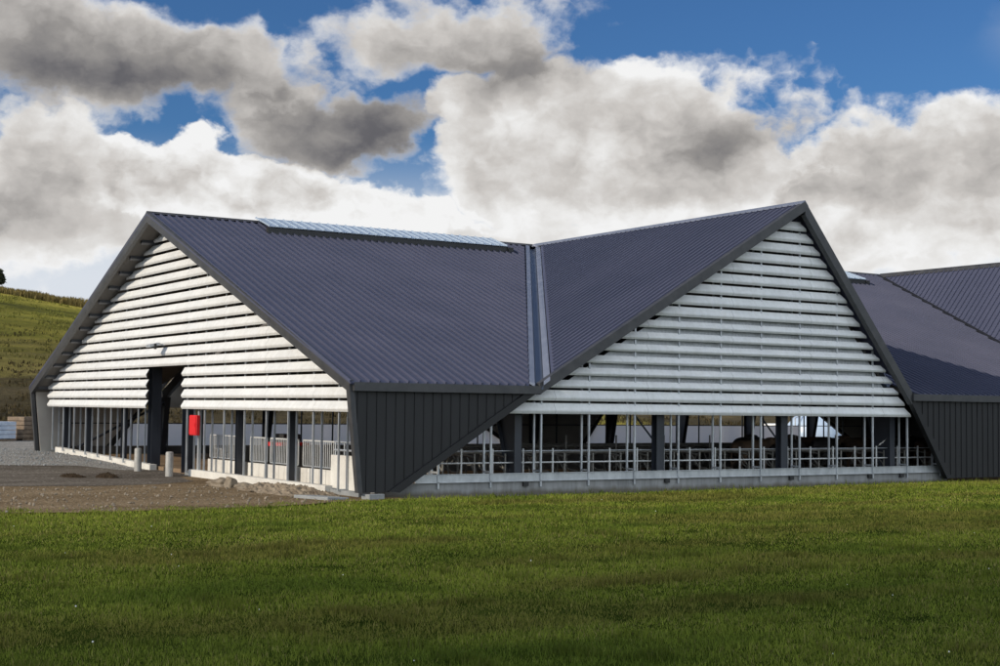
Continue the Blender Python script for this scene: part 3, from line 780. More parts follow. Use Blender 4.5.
def cow_mesh(m, head_down=0):
    hz = 1.38 - .55 * head_down
    J = [((0.0, 0, 1.02), (.33, .38)), ((.45, 0, 1.05), (.31, .36)), ((.78, 0, 1.13), (.22, .27)), ((1.08, 0, 1.28 - .3 * head_down), (.13, .17)), ((1.3, 0, hz), (.12, .13)),
         ((1.52, 0, hz - .14), (.09, .10)), ((1.68, 0, hz - .26), (.075, .075)),
         ((-.5, 0, 1.06), (.32, .34)), ((-.86, 0, 1.12), (.2, .24)), ((-1.0, 0, 1.1), (.05, .05)), ((-1.06, 0, .75), (.025, .025)), ((-1.06, 0, .45), (.045, .045))]
    E = [(0, 1), (1, 2), (2, 3), (3, 4), (4, 5), (5, 6), (0, 7), (7, 8), (8, 9), (9, 10), (10, 11)]
    for s in (-1, 1):
        b = len(J)
        J += [((.62, s * .2, .78), .14), ((.64, s * .21, .46), .075), ((.63, s * .21, .24), .05), ((.65, s * .21, .03), .06)]
        E += [(1, b), (b, b + 1), (b + 1, b + 2), (b + 2, b + 3)]
        b = len(J)
        J += [((-.66, s * .22, .8), .19), ((-.58, s * .23, .58), .11), ((-.78, s * .23, .42), .06), ((-.76, s * .23, .2), .046), ((-.73, s * .23, .03), .06)]
        E += [(7, b), (b, b + 1), (b + 1, b + 2), (b + 2, b + 3), (b + 3, b + 4)]
    for s in (-1, 1):
        b = len(J); J += [((1.27, s * .17, hz + .05), .045), ((1.24, s * .27, hz + .02), .03)]; E += [(4, b), (b, b + 1)]
    return skin('cow', J, E, m)
cm = {('b', 0): cow_mesh(M['cow_brown']), ('b', 1): cow_mesh(M['cow_brown'], 1), ('k', 0): cow_mesh(M['cow_black']), ('k', 1): cow_mesh(M['cow_black'], 1)}
cows = [(20.6, 4.8, .1, ('b', 0), 1.0, 'dark brown cow standing broadside, leftmost of the herd in the stalls'),
        (22.9, 5.3, 2.9, ('k', 0), 1.02, 'black cow just behind the brown one, facing left'),
        (25.1, 5.0, .3, ('k', 1), 1.05, 'black cow with its head down behind the second straight column'),
        (27.2, 4.9, 3.3, ('b', 0), 1.05, 'brown cow right of the straight column, facing left'),
        (29.3, 5.0, .05, ('k', 0), 1.03, 'black cow standing in front of the pale blue tank'),
        (31.2, 4.7, 3.0, ('k', 1), 1.05, 'black cow with lowered head left of the wide tapered column'),
        (27.4, 3.5, .2, ('k', 0), 1.0, 'black cow right of the wide tapered column, closest to the fence'),
        (30.4, 3.8, .0, ('b', 0), 1.06, 'brown cow at the right end of the herd near the raked black wall'),
        (24.0, 8.0, 1.2, ('b', 1), 1.0, 'brown cow eating deeper inside the barn'),
        (21.9, 6.6, .6, ('k', 0), 1.04, 'black cow half hidden behind the leftmost brown cow'),
        (26.3, 6.4, 2.6, ('b', 0), 1.05, 'brown cow standing behind the black cow at the second straight column'),
        (33.4, 5.4, .2, ('k', 0), 1.06, 'black cow farthest right, deep behind the wide tapered column')]
for (x, y, rz, k, s, lab) in cows:
    o = bpy.data.objects.new('cow', cm[k]); COL.objects.link(o)
    o.location = (x, y, -.03); o.rotation_euler = (0, 0, rz); o.scale = (s * 1.04, s * 1.08, s * 1.06)
    tag(o, lab, 'cow', 'dark cows standing in the barn')
# pale scrap caught in front of the wide column
bm = bmesh.new()
bmesh.ops.create_grid(bm, x_segments=8, y_segments=5, size=.5)
for v in bm.verts:
    x, y = v.co.x, v.co.y
    v.co = Vector((x * .26 + .2 * y, .05 * math.sin(6 * x) + .04 * math.cos(9 * y), y * .3 + x * .3 + .05 * math.sin(11 * x + 4 * y)))
bmesh.ops.solidify(bm, geom=list(bm.faces), thickness=.008)
me = bpy.data.meshes.new('torn_sheet'); bm.to_mesh(me); bm.free(); me.materials.append(M['paleblock'])
o = bpy.data.objects.new('torn_sheet', me); COL.objects.link(o); o.location = (24.3, 1.16, 1.40); o.scale = (.8, .8, .5); o.rotation_euler = (0, 0, -.57)
tag(o, 'small pale torn scrap caught on the fence before the wide column', 'scrap')

# ------------------------------------------------------------------ beyond the barn
tk = empty('tank', (63.6, 43.5, -.1), 'pale blue domed tank standing outside behind the barn', 'tank')
prof = [(2.2, 0), (2.25, .9), (2.15, 1.7), (1.7, 2.3), (.9, 2.62), (.25, 2.7)]
n = 32; mb = MB()
mb.add([(r * 1.25 * math.cos(2 * math.pi * k / n), r * math.sin(2 * math.pi * k / n), z) for r, z in prof for k in range(n)],
       [(i * n + k, i * n + (k + 1) % n, (i + 1) * n + (k + 1) % n, (i + 1) * n + k) for i in range(len(prof) - 1) for k in range(n)] + [tuple(range(len(prof) * n - n, len(prof) * n))])
mb.build('shell', M['tankblue'], tk, smooth=True)
mb = MB(); mb.tube([(0, 0, 2.65), (0, 0, 2.85)], .3, 16); mb.build('hatch', M['tankblue'], tk)
mb = MB(); mb.tube([(-2.95, -.4, 0), (-2.95, -.4, 2.2), (-1.2, -.2, 2.75)], .05, 8); mb.build('fill_pipe', M['zinc'], tk)
for i, (x, y, lab) in enumerate(((60.0, 44.6, 'white wrapped bale left of the blue tank'), (72.5, 43.0, 'white wrapped bale farthest along behind the barn'))):
    bm = bmesh.new(); bmesh.ops.create_cone(bm, cap_ends=True, segments=28, radius1=.95, radius2=.95, depth=1.3)
    bmesh.ops.bevel(bm, geom=[e for e in bm.edges if len(e.link_faces) == 2 and abs(e.calc_face_angle(0)) > 1], offset=.16, segments=3, affect='EDGES', profile=.5)
    me = bpy.data.meshes.new('wrapped_bale'); bm.to_mesh(me); bm.free(); me.materials.append(M['wrap'])
    for p in me.polygons: p.use_smooth = True
    o = bpy.data.objects.new('wrapped_bale', me); COL.objects.link(o); o.location = (x, y, 1.0); o.rotation_euler = (0, 0, i)
    tag(o, lab, 'bale', 'white wrapped bales behind the barn')

# pallets of goods in the gravel yard at far left
def goods(x, y, w, d, h, m, lab, slats):
    g = empty('loaded_pallet', (x, y, gz(x, y)), lab, 'pallet', 'loaded pallets in the gravel yard', rz=.5)
    p = MB()
    for k in range(3): p.box((-w / 2, -d / 2 + k * (d - .1) / 2, 0), (w / 2, -d / 2 + .1 + k * (d - .1) / 2, .1))
    for k in range(6): p.box((-w / 2 + k * (w - .1) / 5, -d / 2, .1), (-w / 2 + .1 + k * (w - .1) / 5, d / 2, .125))
    p.build('pallet_base', M['timber'], g)
    for k in range(slats):
        z = .13 + k * (h - .13) / slats
        MB().box((-w / 2 + .02, -d / 2 + .02, z + .012), (w / 2 - .02, d / 2 - .02, z + (h - .13) / slats - .012)).build('carton', m, g, bevel=.02)
goods(3.2, 56.5, 2.0, 1.6, 1.25, M['crateblue'], 'pallet stacked with pale blue crates at the far left of the yard', 4)
goods(5.6, 58.2, 2.0, 1.6, 1.55, M['timber'], 'tall pallet stacked with brown timber crates', 5)
goods(7.0, 57.0, 1.5, 1.4, .95, M['black'], 'low pallet stacked with black crates beside the brown ones', 3)

# rocks, soil heap, slab, clods
def lump(name, loc, sx, sy, sz, m, seed, lab, cat, rough=.35, sub=4, group=None):
    bm = bmesh.new(); bmesh.ops.create_icosphere(bm, subdivisions=sub, radius=1)
    for v in bm.verts:
        p = v.co.copy()
        d = 1 + rough * mnoise.fractal(p * 1.3 + Vector((seed, 0, 0)), 1.0, 2.0, 5)
        v.co = Vector((p.x * sx * d, p.y * sy * d, p.z * sz * d))
    me = bpy.data.meshes.new(name); bm.to_mesh(me); bm.free(); me.materials.append(m)
    for p in me.polygons: p.use_smooth = (name != 'rock')
    o = bpy.data.objects.new(name, me); COL.objects.link(o); o.location = loc
    return tag(o, lab, cat, group)
lump('rock', (-.65, 8.3, -.17), .4, .7, .26, M['rock'], 3, 'largest pale rock lying on bare dirt before the railings', 'rock', .35, 3, 'rocks on the bare dirt')
lump('rock', (-.75, 7.3, -.1), .22, .25, .28, M['rock'], 9, 'upright rock leaning at the right end of the biggest rock', 'rock', .3, 3, 'rocks on the bare dirt')
lump('rock', (-.5, 6.7, -.16), .3, .4, .18, M['rock'], 14, 'small flat rock between the rocks and the soil heap', 'rock', .3, 3, 'rocks on the bare dirt')
def heap(name, cx, cy, lx, ly, hh, seed, m, lab, cat):
    n = 90; mb = MB()
    vs = []
    for j in range(n):
        for i in range(n):
            a, b = (i / (n - 1) * 2 - 1), (j / (n - 1) * 2 - 1)
            r2 = a * a + b * b
            p = Vector((a * 2.2 + seed, b * 2.2, 0))
            e = max(0, 1 - r2 * (1 + .5 * mnoise.noise(p)))
            z = hh * (e ** .8) * (.8 + .45 * mnoise.fractal(p * 2.6, .9, 2, 6)) + .06 * mnoise.fractal(p * 6, .6, 2, 5) * min(1, e * 4)
            x, y = cx + a * lx, cy + b * ly
            vs.append((x, y, gz(x, y) - .03 + z))
    fs = [(j * n + i, j * n + i + 1, (j + 1) * n + i + 1, (j + 1) * n + i) for j in range(n - 1) for i in range(n - 1)]
    o = mb.add(vs, fs).build(name, m, smooth=True)
    return tag(o, lab, cat)
heap('soil_heap', -.1, 4.4, 1.0, 2.9, .26, 5.0, M['soil'], 'low heap of brown soil along the kerb left of the corner', 'soil heap')
heap('soil_clod', -2.5, 15.2, .4, .8, .17, 2.0, M['darksoil'], 'dark clod of soil on the track, nearer the door', 'soil clod')
heap('soil_clod', -3.6, 16.0, .4, .9, .13, 8.0, M['darksoil'], 'flatter dark clod of soil on the track, farther left', 'soil clod')
o = MB().box((-.45, -.8, -.1), (.4, .8, .02)).build('slab', M['concrete'], bevel=.02); o.location = (-.4, .9, -.14); o.rotation_euler = (0, .04, .25)
tag(o, 'flat grey concrete slab lying at the barn corner by the lawn', 'slab')
o = MB().box((-.3, -.2, 0), (.3, .2, .2)).build('concrete_block', M['concrete'], bevel=.015); o.location = (.9, .05, -.24); o.rotation_euler = (0, 0, .2)
tag(o, 'small pale block propping the foot of the black corner wall', 'block')

# ------------------------------------------------------------------ GROUND
CAM = Vector((-19.522, -38.743, 2.6))
def hill_h(x, y):
    dx, dy = x - CAM.x, y - CAM.y
    d = math.hypot(dx, dy); az = math.degrees(math.atan2(dx, dy))
    n = dx * .25 + dy * .968; lat = dx * .968 - dy * .25
    top = 20.0 - .155 * (lat - 0) * 1.0
    top = max(9.0, min(24, top))
    t = (n - 112) / (240 - 112)
    if t <= 0: return 0
    base = top * (min(1, t) ** 1.15) if t < 1 else top - (n - 240) * .05
    return max(base, -5) + (.7 * mnoise.fractal(Vector((x, y, 0)) * .03, 1, 2, 4)) * min(1, t * 3)
def sheet(name, xs, ys, zf, m, label, cat):
    n, k = len(xs), len(ys)
    vs = [(x, y, zf(x, y)) for y in ys for x in xs]
    fs = [(j * n + i, j * n + i + 1, (j + 1) * n + i + 1, (j + 1) * n + i) for j in range(k - 1) for i in range(n - 1)]
    o = MB().add(vs, fs).build(name, m, smooth=True)
    return tag(o, label, cat, kind='structure')
def lin(a, b, n): return [a + (b - a) * i / n for i in range(n + 1)]
xs = [-1500, -700, -300, -150] + lin(-80, 110, 95) + [200, 400, 800, 1500]
ys = [-900, -300, -120, -80] + lin(-60, 130, 95) + [250, 500, 900, 1600]
sheet('ground', xs, ys, lambda x, y: (-.5 if 1.5 < x < LEN - 1 and 1.2 < y < W - 1.2 else gz(x, y) - .03) + (0.03 * mnoise.noise(Vector((x * .3, y * .3, 0))) if (y < -2.5 and abs(x) < 100) else -.03), M['turf'], 'green lawn ground around the barn reaching the horizon', 'ground')
sheet('hill', lin(-160, 330, 150), lin(70, 420, 110), lambda x, y: hill_h(x, y) - .35 + .02 * 0, M['hill'], 'grassy hillside rising behind the barn', 'hill')

def patch(name, outline, z_off, m, label, step=.6, jag=.35, seed=0):
    """a ground sheet with a ragged outline"""
    pts = []
    n = len(outline)
    for i in range(n):
        a, b = Vector(outline[i]), Vector(outline[(i + 1) % n])
        k = max(1, int((b - a).length / step))
        k = min(k, 140)
        d = (b - a).normalized(); nn = Vector((-d.y, d.x))
        for j in range(k):
            p = a.lerp(b, j / k)
            if 0 < j: p = p + nn * jag * mnoise.fractal(Vector((p.x * .5 + seed, p.y * .5, 0)), .8, 2, 5)
            pts.append(p)
    bm = bmesh.new()
    vs = [bm.verts.new((p.x, p.y, 0)) for p in pts]
    es = [bm.edges.new((vs[i], vs[(i + 1) % len(vs)])) for i in range(len(vs))]
    bmesh.ops.triangle_fill(bm, edges=es, use_beauty=True)
    # subdivide along a few cuts so the sheet follows the yard level
    for c in [10, 14, 18, 20, 22, 24, 26, 28, 30, 32, 34, 38]:
        bmesh.ops.bisect_plane(bm, geom=list(bm.verts) + list(bm.edges) + list(bm.faces), plane_co=(0, c, 0), plane_no=(0, 1, 0))
    for c in [-8, 6, 10, 14, 18, 22, 26, 30]:
        bmesh.ops.bisect_plane(bm, geom=list(bm.verts) + list(bm.edges) + list(bm.faces), plane_co=(c, 0, 0), plane_no=(1, 0, 0))
    for v in bm.verts: v.co.z = gz(v.co.x, v.co.y) - .03 + z_off
    bmesh.ops.recalc_face_normals(bm, faces=bm.faces)
    for f in bm.faces:
        if f.normal.z < 0: f.normal_flip()
    me = bpy.data.meshes.new(name); bm.to_mesh(me); bm.free(); me.materials.append(m)
    o = bpy.data.objects.new(name, me); COL.objects.link(o)
    return tag(o, label, name.replace('_', ' '), kind='structure')
EDGE = [(-60, 3.0), (-25, .6), (-10.33, -1.3), (-7.96, -1.9), (-5.2, -1.9), (-2.33, -1.35), (0.04, -.5), (1.1, -.25), (2.0, -.2)]
patch('dirt_strip', EDGE + [(2.0, .9), (1.3, .9), (1.3, 16), (-60, 16)], .008, M['dirt'], 'bare brown dirt strip between the lawn and the barn end', seed=3)
patch('track', [(-60, 11.5), (-20, 10.9), (-7.5, 10.7), (-4.5, 9.7), (-2.2, 10.1), (-.4, 11.6), (.2, 14.8), (1.29, 15.4), (1.29, 20.3), (-.3, 20.6), (-1.1, 23.6), (-4.2, 24.6), (-60, 25.6)], .016, M['track'], 'dark compacted dirt track running out from the barn door', seed=9)
patch('gravel_yard', [(-60, 25.0), (-10, 24.6), (-4.2, 24.0), (-1.1, 23.0), (-.3, 20.4), (.9, 20.35), (.9, 35.8), (1.2, 37.2), (75, 37.2), (75, 118), (-60, 118)], .012, M['gravel'], 'pale gravel yard left of and behind the barn', seed=5)

# ------------------------------------------------------------------ scattered stones (stuff)
def in_poly(x, y, poly):
    c = False; j = len(poly) - 1
    for i in range(len(poly)):
        if (poly[i][1] > y) != (poly[j][1] > y) and x < (poly[j][0] - poly[i][0]) * (y - poly[i][1]) / (poly[j][1] - poly[i][1]) + poly[i][0]: c = not c
        j = i
    return c
def edge_v(x):
    """lawn edge: y of the grass border for a given x"""
    if x >= 2.0: return -.22
    for (a, b) in zip(EDGE[:-1], EDGE[1:]):
        if a[0] <= x <= b[0]:
            t = (x - a[0]) / (b[0] - a[0]); return a[1] + t * (b[1] - a[1])
    return 2.0
def stones(name, n, xr, yr, smin, smax, m, label, keep):
    ico = bmesh.new(); bmesh.ops.create_icosphere(ico, subdivisions=1, radius=1)
    base = np.array([v.co[:] for v in ico.verts]); faces = np.array([[v.index for v in f.verts] for f in ico.faces]); ico.free()
    V, F, off = [], [], 0
    for _ in range(n):
        x, y = npr.uniform(*xr), npr.uniform(*yr)
        if not keep(x, y): continue
        s = smin + (smax - smin) * npr.random() ** 4
        p = base * (s * npr.uniform(.6, 1.2, 3)) * (1 + .3 * npr.standard_normal((len(base), 1)) * .5)
        V.append(p + np.array([x, y, gz(x, y) + s * .15])); F.append(faces + off); off += len(base)
    V = np.concatenate(V); F = np.concatenate(F)
    me = bpy.data.meshes.new(name); me.from_pydata(V.tolist(), [], F.tolist()); me.materials.append(m)
    o = bpy.data.objects.new(name, me); COL.objects.link(o)
    return tag(o, label, 'stones', kind='stuff')
stones('gravel_stones', 3000, (-22, .8), (-4, 9), .008, .055, M['rock'], 'loose stones scattered over the bare dirt', lambda x, y: y > edge_v(x) - .1 and x < .6)
stones('gravel_stones', 6000, (-22, 0.8), (20.5, 40), .015, .06, M['concrete'], 'loose pale stones over the gravel yard', lambda x, y: y > 24)

# ------------------------------------------------------------------ grass (stuff): individual blades as one mesh
def grass_mesh(name, px, py, pz, hgt, wid, tint, lean_amt=.5):
    n = len(px)
    ang = npr.uniform(0, 2 * np.pi, n); la = npr.uniform(0, 2 * np.pi, n); lm = hgt * lean_amt * npr.uniform(.2, 1.2, n)
    dx, dy = np.cos(ang) * wid / 2, np.sin(ang) * wid / 2
    lx, ly = np.cos(la) * lm, np.sin(la) * lm
    V = np.empty((n, 5, 3), np.float32)
    V[:, 0] = np.stack([px - dx, py - dy, pz], 1); V[:, 1] = np.stack([px + dx, py + dy, pz], 1)
    V[:, 2] = np.stack([px - dx * .75 + lx * .35, py - dy * .75 + ly * .35, pz + hgt * .6], 1)
    V[:, 3] = np.stack([px + dx * .75 + lx * .35, py + dy * .75 + ly * .35, pz + hgt * .6], 1)
    V[:, 4] = np.stack([px + lx, py + ly, pz + hgt], 1)
    me = bpy.data.meshes.new(name)
    me.vertices.add(n * 5); me.vertices.foreach_set('co', V.ravel())
    b = np.arange(n, dtype=np.int32)[:, None] * 5
    loops = np.concatenate([b, b + 1, b + 3, b + 2, b + 2, b + 3, b + 4], 1).ravel()
    me.loops.add(n * 7); me.loops.foreach_set('vertex_index', loops)
    starts = (np.arange(n)[:, None] * 7 + np.array([[0, 4]])).ravel().astype(np.int32)
    me.polygons.add(n * 2); me.polygons.foreach_set('loop_start', starts)
    me.update(calc_edges=True); me.validate()
    at = me.color_attributes.new('tint', 'FLOAT_COLOR', 'POINT')
    col = np.ones((n, 5, 4), np.float32); col[:, :, :3] = tint[:, None, :]
    at.data.foreach_set('color', col.ravel())
    me.materials.append(M['blade'])
    o = bpy.data.objects.new(name, me); COL.objects.link(o)
    return o

def vnoise(x, y, s, seed):
    """smooth value noise on arrays"""
    g = np.random.default_rng(seed).random((257, 257))
    X, Y = x / s + 1000.0, y / s + 1000.0
    i, j = np.floor(X).astype(int), np.floor(Y).astype(int); fx, fy = X - i, Y - j
    fx = fx * fx * (3 - 2 * fx); fy = fy * fy * (3 - 2 * fy)
    a = g[i % 257, j % 257]; b = g[(i + 1) % 257, j % 257]; c = g[i % 257, (j + 1) % 257]; d = g[(i + 1) % 257, (j + 1) % 257]
    return (a * (1 - fx) + b * fx) * (1 - fy) + (c * (1 - fx) + d * fx) * fy

def lawn():
    NB = 950000
    u = npr.random(NB) ** .88
    r = 12.0 * (92.0 / 12.0) ** (u ** .93)
    az = np.radians(32.74) + npr.uniform(-.47, .47, NB)
    x = CAM.x + r * np.sin(az); y = CAM.y + r * np.cos(az)
    ex = np.array([e[0] for e in EDGE]); ey = np.array([e[1] for e in EDGE])
    lim = np.where(x >= 2.0, -.02, np.interp(x, ex, ey))
    ragged = (vnoise(x, y, .8, 4) - .5) * 1.5 * (x < 1.0) + np.where(x < .6, npr.exponential(.35, NB), 0) + (vnoise(x, y, .25, 5) - .5) * .35 * (x < 1.5)
    keep = y < lim + ragged
    patchy = vnoise(x, y, 1.1, 8) * .6 + vnoise(x, y, .35, 9) * .4
    # a worn spot and thin places
    worn = np.exp(-(((x + 12.55) / .9) ** 2 + ((y + 24.5) / .45) ** 2))
    keep &= (npr.random(NB) > worn * .93)
    keep &= npr.random(NB) < .55 + .9 * patchy
    x, y, r, patchy = x[keep], y[keep], r[keep], patchy[keep]
    n = len(x)
    z = np.array([gz(a, b) for a, b in zip(x, y)]) - .03 - .02
    k = vnoise(x, y, 3.2, 21) * .5 + vnoise(x, y, .9, 22) * .5
    tuft = vnoise(x, y, .22, 23)
    streak = vnoise(x * .5 + y * .1, y * 1.2, .9, 30) * .55 + vnoise(x, y, 2.6, 31) * .45
    clump = np.clip((vnoise(x, y, .7, 61) - .72) / .2, 0, 1)
    foot = np.clip(1 - (lim[keep] - y) / .35, 0, 1) * (x > 1.5) * npr.random(n)
    h = (.03 + .16 * foot * npr.random(n) + .035 * tuft + .035 * patchy + .06 * clump) * npr.uniform(.6, 1.4, n)
    w = np.maximum(.0045, .00048 * r) * npr.uniform(.7, 1.3, n)
    g = npr.random(n)
    base = np.stack([.125 + .07 * k, .160 + .072 * k, .021 + .012 * k], 1)
    dry = np.stack([np.full(n, .25), np.full(n, .22), np.full(n, .075)], 1)
    dark = np.stack([np.full(n, .052), np.full(n, .092), np.full(n, .012)], 1)
    yel = (g > .95 - .22 * streak ** 2)[:, None]
    tint = np.where(yel, dry, base)
    mixd = np.clip((.48 - streak) * 2.0, 0, .6)[:, None]
    tint = tint * (1 - mixd) + dark * mixd
    brownish = np.clip((vnoise(x * .4, y * 1.3, 2.0, 77) - .55) * 2.2, 0, .55)[:, None]
    tint = tint * (1 - brownish) + np.array([[.15, .125, .035]]) * brownish
    tint *= npr.uniform(.6, 1.4, (n, 1)) * (1 - .35 * clump[:, None])
    o = grass_mesh('grass', x, y, z, h, w, tint.astype(np.float32))
    tag(o, 'mown green lawn in front of the barn', 'grass', kind='stuff')
    # clover heads
    m = 36
    rr = 13 * (44 / 13) ** npr.random(m); aa = np.radians(32.74) + npr.uniform(-.36, .36, m)
    V, F = [], []
    for a, b in zip(rr, aa):
        px, py = CAM.x + a * math.sin(b), CAM.y + a * math.cos(b)
        if py > edge_v(px) - .3: continue
        s = npr.uniform(.007, .014); c = np.array([px, py, gz(px, py) + .075])
        o_ = len(V)
        V += [tuple(c + s * np.array(q)) for q in ((1, 0, 0), (-1, 0, 0), (0, 1, 0), (0, -1, 0), (0, 0, 1), (0, 0, -1))]
        F += [tuple(i + o_ for i in t) for t in ((0, 2, 4), (2, 1, 4), (1, 3, 4), (3, 0, 4), (2, 0, 5), (1, 2, 5), (3, 1, 5), (0, 3, 5))]
    o = MB().add(V, F).build('clover_flowers', M['wrap']); tag(o, 'tiny white clover flowers dotted through the lawn', 'flowers', kind='stuff')
lawn()

# hill crest: a strip of standing maize, as one mass
def maize():
    n = 26000
    lat = npr.uniform(-40, 60, n); nn = 236 + npr.uniform(0, 9, n)
    x = CAM.x + lat * .968 + nn * .25; y = CAM.y - lat * .25 + nn * .968
    z = np.array([hill_h(a, b) for a, b in zip(x, y)]) - .4
    h = npr.uniform(.7, 1.15, n) * (.8 + .4 * vnoise(x, y, 3, 3)); w = npr.uniform(.1, .2, n)
    t = np.stack([np.full(n, .20), np.full(n, .155), np.full(n, .055)], 1) * npr.uniform(.4, 1.4, (n, 1))
    o = grass_mesh('maize', x, y, z, h, w, t.astype(np.float32), .25)
    tag(o, 'strip of standing maize along the crest of the hill', 'maize', kind='stuff')
maize()
# tufts on the hillside
def hill_grass():
    n = 60000
    lat = npr.uniform(-30, 75, n); nn = npr.uniform(113, 236, n)
    x = CAM.x + lat * .968 + nn * .25; y = CAM.y - lat * .25 + nn * .968
    cl = vnoise(x, y, 2.0, 41) * .6 + vnoise(x, y, 7.0, 42) * .4
    k = cl > .52
    x, y, cl = x[k], y[k], cl[k]; n = len(x)
    z = np.array([hill_h(a, b) for a, b in zip(x, y)]) - .38
    h = npr.uniform(.15, .45, n); w = npr.uniform(.08, .2, n)
    up = np.clip((z - 8) / 6 + (vnoise(x, y, 9, 43) - .5) * 1.2, 0, 1)[:, None]
    t = (np.array([[.06, .046, .022]]) * (1 - up) + np.array([[.15, .15, .032]]) * up) * npr.uniform(.5, 1.35, (n, 1))
    o = grass_mesh('hill_grass', x, y, z, h, w, t.astype(np.float32), .4)
    tag(o, 'rough tussocky grass on the hillside behind the barn', 'grass', kind='stuff')
hill_grass()

# tree on the crest, at the left edge
def tree(x, y, ht):
    z0 = hill_h(x, y) - .5
    t = empty('tree', (x, y, z0), 'small dark round-crowned tree on the hill crest', 'tree')
    mb = MB(); mb.tube([(0, 0, 0), (.1, 0, ht * .35), (0, .1, ht * .6)], .22, 8, r1=.08)
    for k in range(7):
        a = k * 2.4; mb.tube([(.05, 0, ht * (.3 + .04 * k)), (math.cos(a) * ht * .22, math.sin(a) * ht * .22, ht * (.5 + .05 * k))], .08, 6, r1=.02)
    mb.build('trunk', M['bark'], t)
    cs = [(np.array([rng.uniform(-1, 1) * ht * .3, rng.uniform(-1, 1) * ht * .3, ht * rng.uniform(.42, .95)]), ht * rng.uniform(.1, .19)) for _ in range(26)]
    V, F = [], []
    m2, nt, b = mat('dark_leaf', .6)
    nt.links.new(ramp(nt, noise_tex(nt, coords(nt), 1.5), [(.3, (.02, .028, .01)), (.7, (.05, .06, .02))]), b.inputs['Base Color'])
    for c, r in cs:
        for _ in range(170):
            d = npr.standard_normal(3); d /= np.linalg.norm(d); p = c + d * r * npr.random() ** .4
            a = npr.standard_normal(3) * .13; bb = npr.standard_normal(3) * .13
            o = len(V); V += [tuple(p - a), tuple(p + bb), tuple(p + a), tuple(p - bb)]; F.append((o, o + 1, o + 2, o + 3))
    MB().add(V, F).build('crown', m2, t)
tree(CAM.x + 243 * math.sin(R(13.22)), CAM.y + 243 * math.cos(R(13.22)), 4.0)

# ------------------------------------------------------------------ LIGHT AND SKY
EL, AL = 24.5, 1.5       # sun elevation, and how far behind the end gable's normal it stands
sd = Vector((math.cos(R(AL)) * math.cos(R(EL)), -math.sin(R(AL)) * math.cos(R(EL)), -math.sin(R(EL))))
sl_ = bpy.data.lights.new('sun', 'SUN'); sl_.energy = 3.9; sl_.angle = R(.5); sl_.color = (1, .885, .72)
so = bpy.data.objects.new('sun', sl_); COL.objects.link(so); so.rotation_euler = sd.to_track_quat('-Z', 'Y').to_euler()

def shade_caster():
    bm = bmesh.new()  # puffs added out of view to cast shade on the near lawn
    t = 2500.0
    c0 = Vector((-5, -25, 0)) - sd * t
    for k in range(120):
        y = rng.uniform(-190, 24); x = rng.uniform(-130, 130)
        r = rng.uniform(16, 34) * (1 if y < -10 else .55)
        mtx = Matrix.Translation(c0 + Vector((x, y - 19, rng.uniform(-8, 22)))) @ Matrix.Diagonal((r * 1.5, r, r * .62, 1))
        bmesh.ops.create_icosphere(bm, subdivisions=3, radius=1, matrix=mtx)
    for v in bm.verts: v.co += Vector((mnoise.noise(v.co * .04), mnoise.noise(v.co * .04 + Vector((9, 0, 0))), mnoise.noise(v.co * .04 + Vector((0, 9, 0))))) * 9
    me = bpy.data.meshes.new('shade_caster'); bm.to_mesh(me); bm.free()
    for p in me.polygons: p.use_smooth = True
    m, n_, b = mat('shade_caster_white', 1.0); b.inputs['Base Color'].default_value = (.85, .85, .85, 1); me.materials.append(m)
    o = bpy.data.objects.new('shade_caster', me); COL.objects.link(o)
    tag(o, 'puffy white mass added unseen behind the viewer to shade the near lawn', 'shade_caster', kind='stuff')
shade_caster()
world = bpy.data.worlds.new('World'); scene.world = world; world.use_nodes = True
nt = world.node_tree; nt.nodes.clear()
def nd(t, **kw): return N(nt, t, **kw)
def lk(a, b): nt.links.new(a, b)
def math_(op, a, b=None, c=None):
    n = nd('ShaderNodeMath', operation=op)
    for i, v in enumerate((a, b, c)):
        if v is None: continue
        if isinstance(v, (int, float)): n.inputs[i].default_value = v
        else: lk(v, n.inputs[i])
    return n.outputs[0]
def vmath(op, a, b=None, c=None, out=0):
    n = nd('ShaderNodeVectorMath', operation=op)
    for i, v in enumerate((a, b, c)):
        if v is None: continue
        if isinstance(v, tuple): n.inputs[i].default_value = v
        else: lk(v, n.inputs[i])
    return n.outputs[out]
def maprange(v, a, b, c, d, smooth=True):
    n = nd('ShaderNodeMapRange'); n.interpolation_type = 'SMOOTHSTEP' if smooth else 'LINEAR'
    for i, q in enumerate((v, a, b, c, d)):
        if isinstance(q, (int, float)): n.inputs[i].default_value = q
        else: lk(q, n.inputs[i])
    return n.outputs[0]
sky = nd('ShaderNodeTexSky', sky_type='NISHITA'); sky.sun_disc = False
sky.sun_elevation = R(EL); sky.sun_rotation = R(270 + AL); sky.altitude = 50; sky.air_density = 1.0; sky.dust_density = 0.6; sky.ozone_density = 2.0
tc = nd('ShaderNodeTexCoord'); dirv = tc.outputs['Generated']
sep = nd('ShaderNodeSeparateXYZ'); lk(dirv, sep.inputs[0])
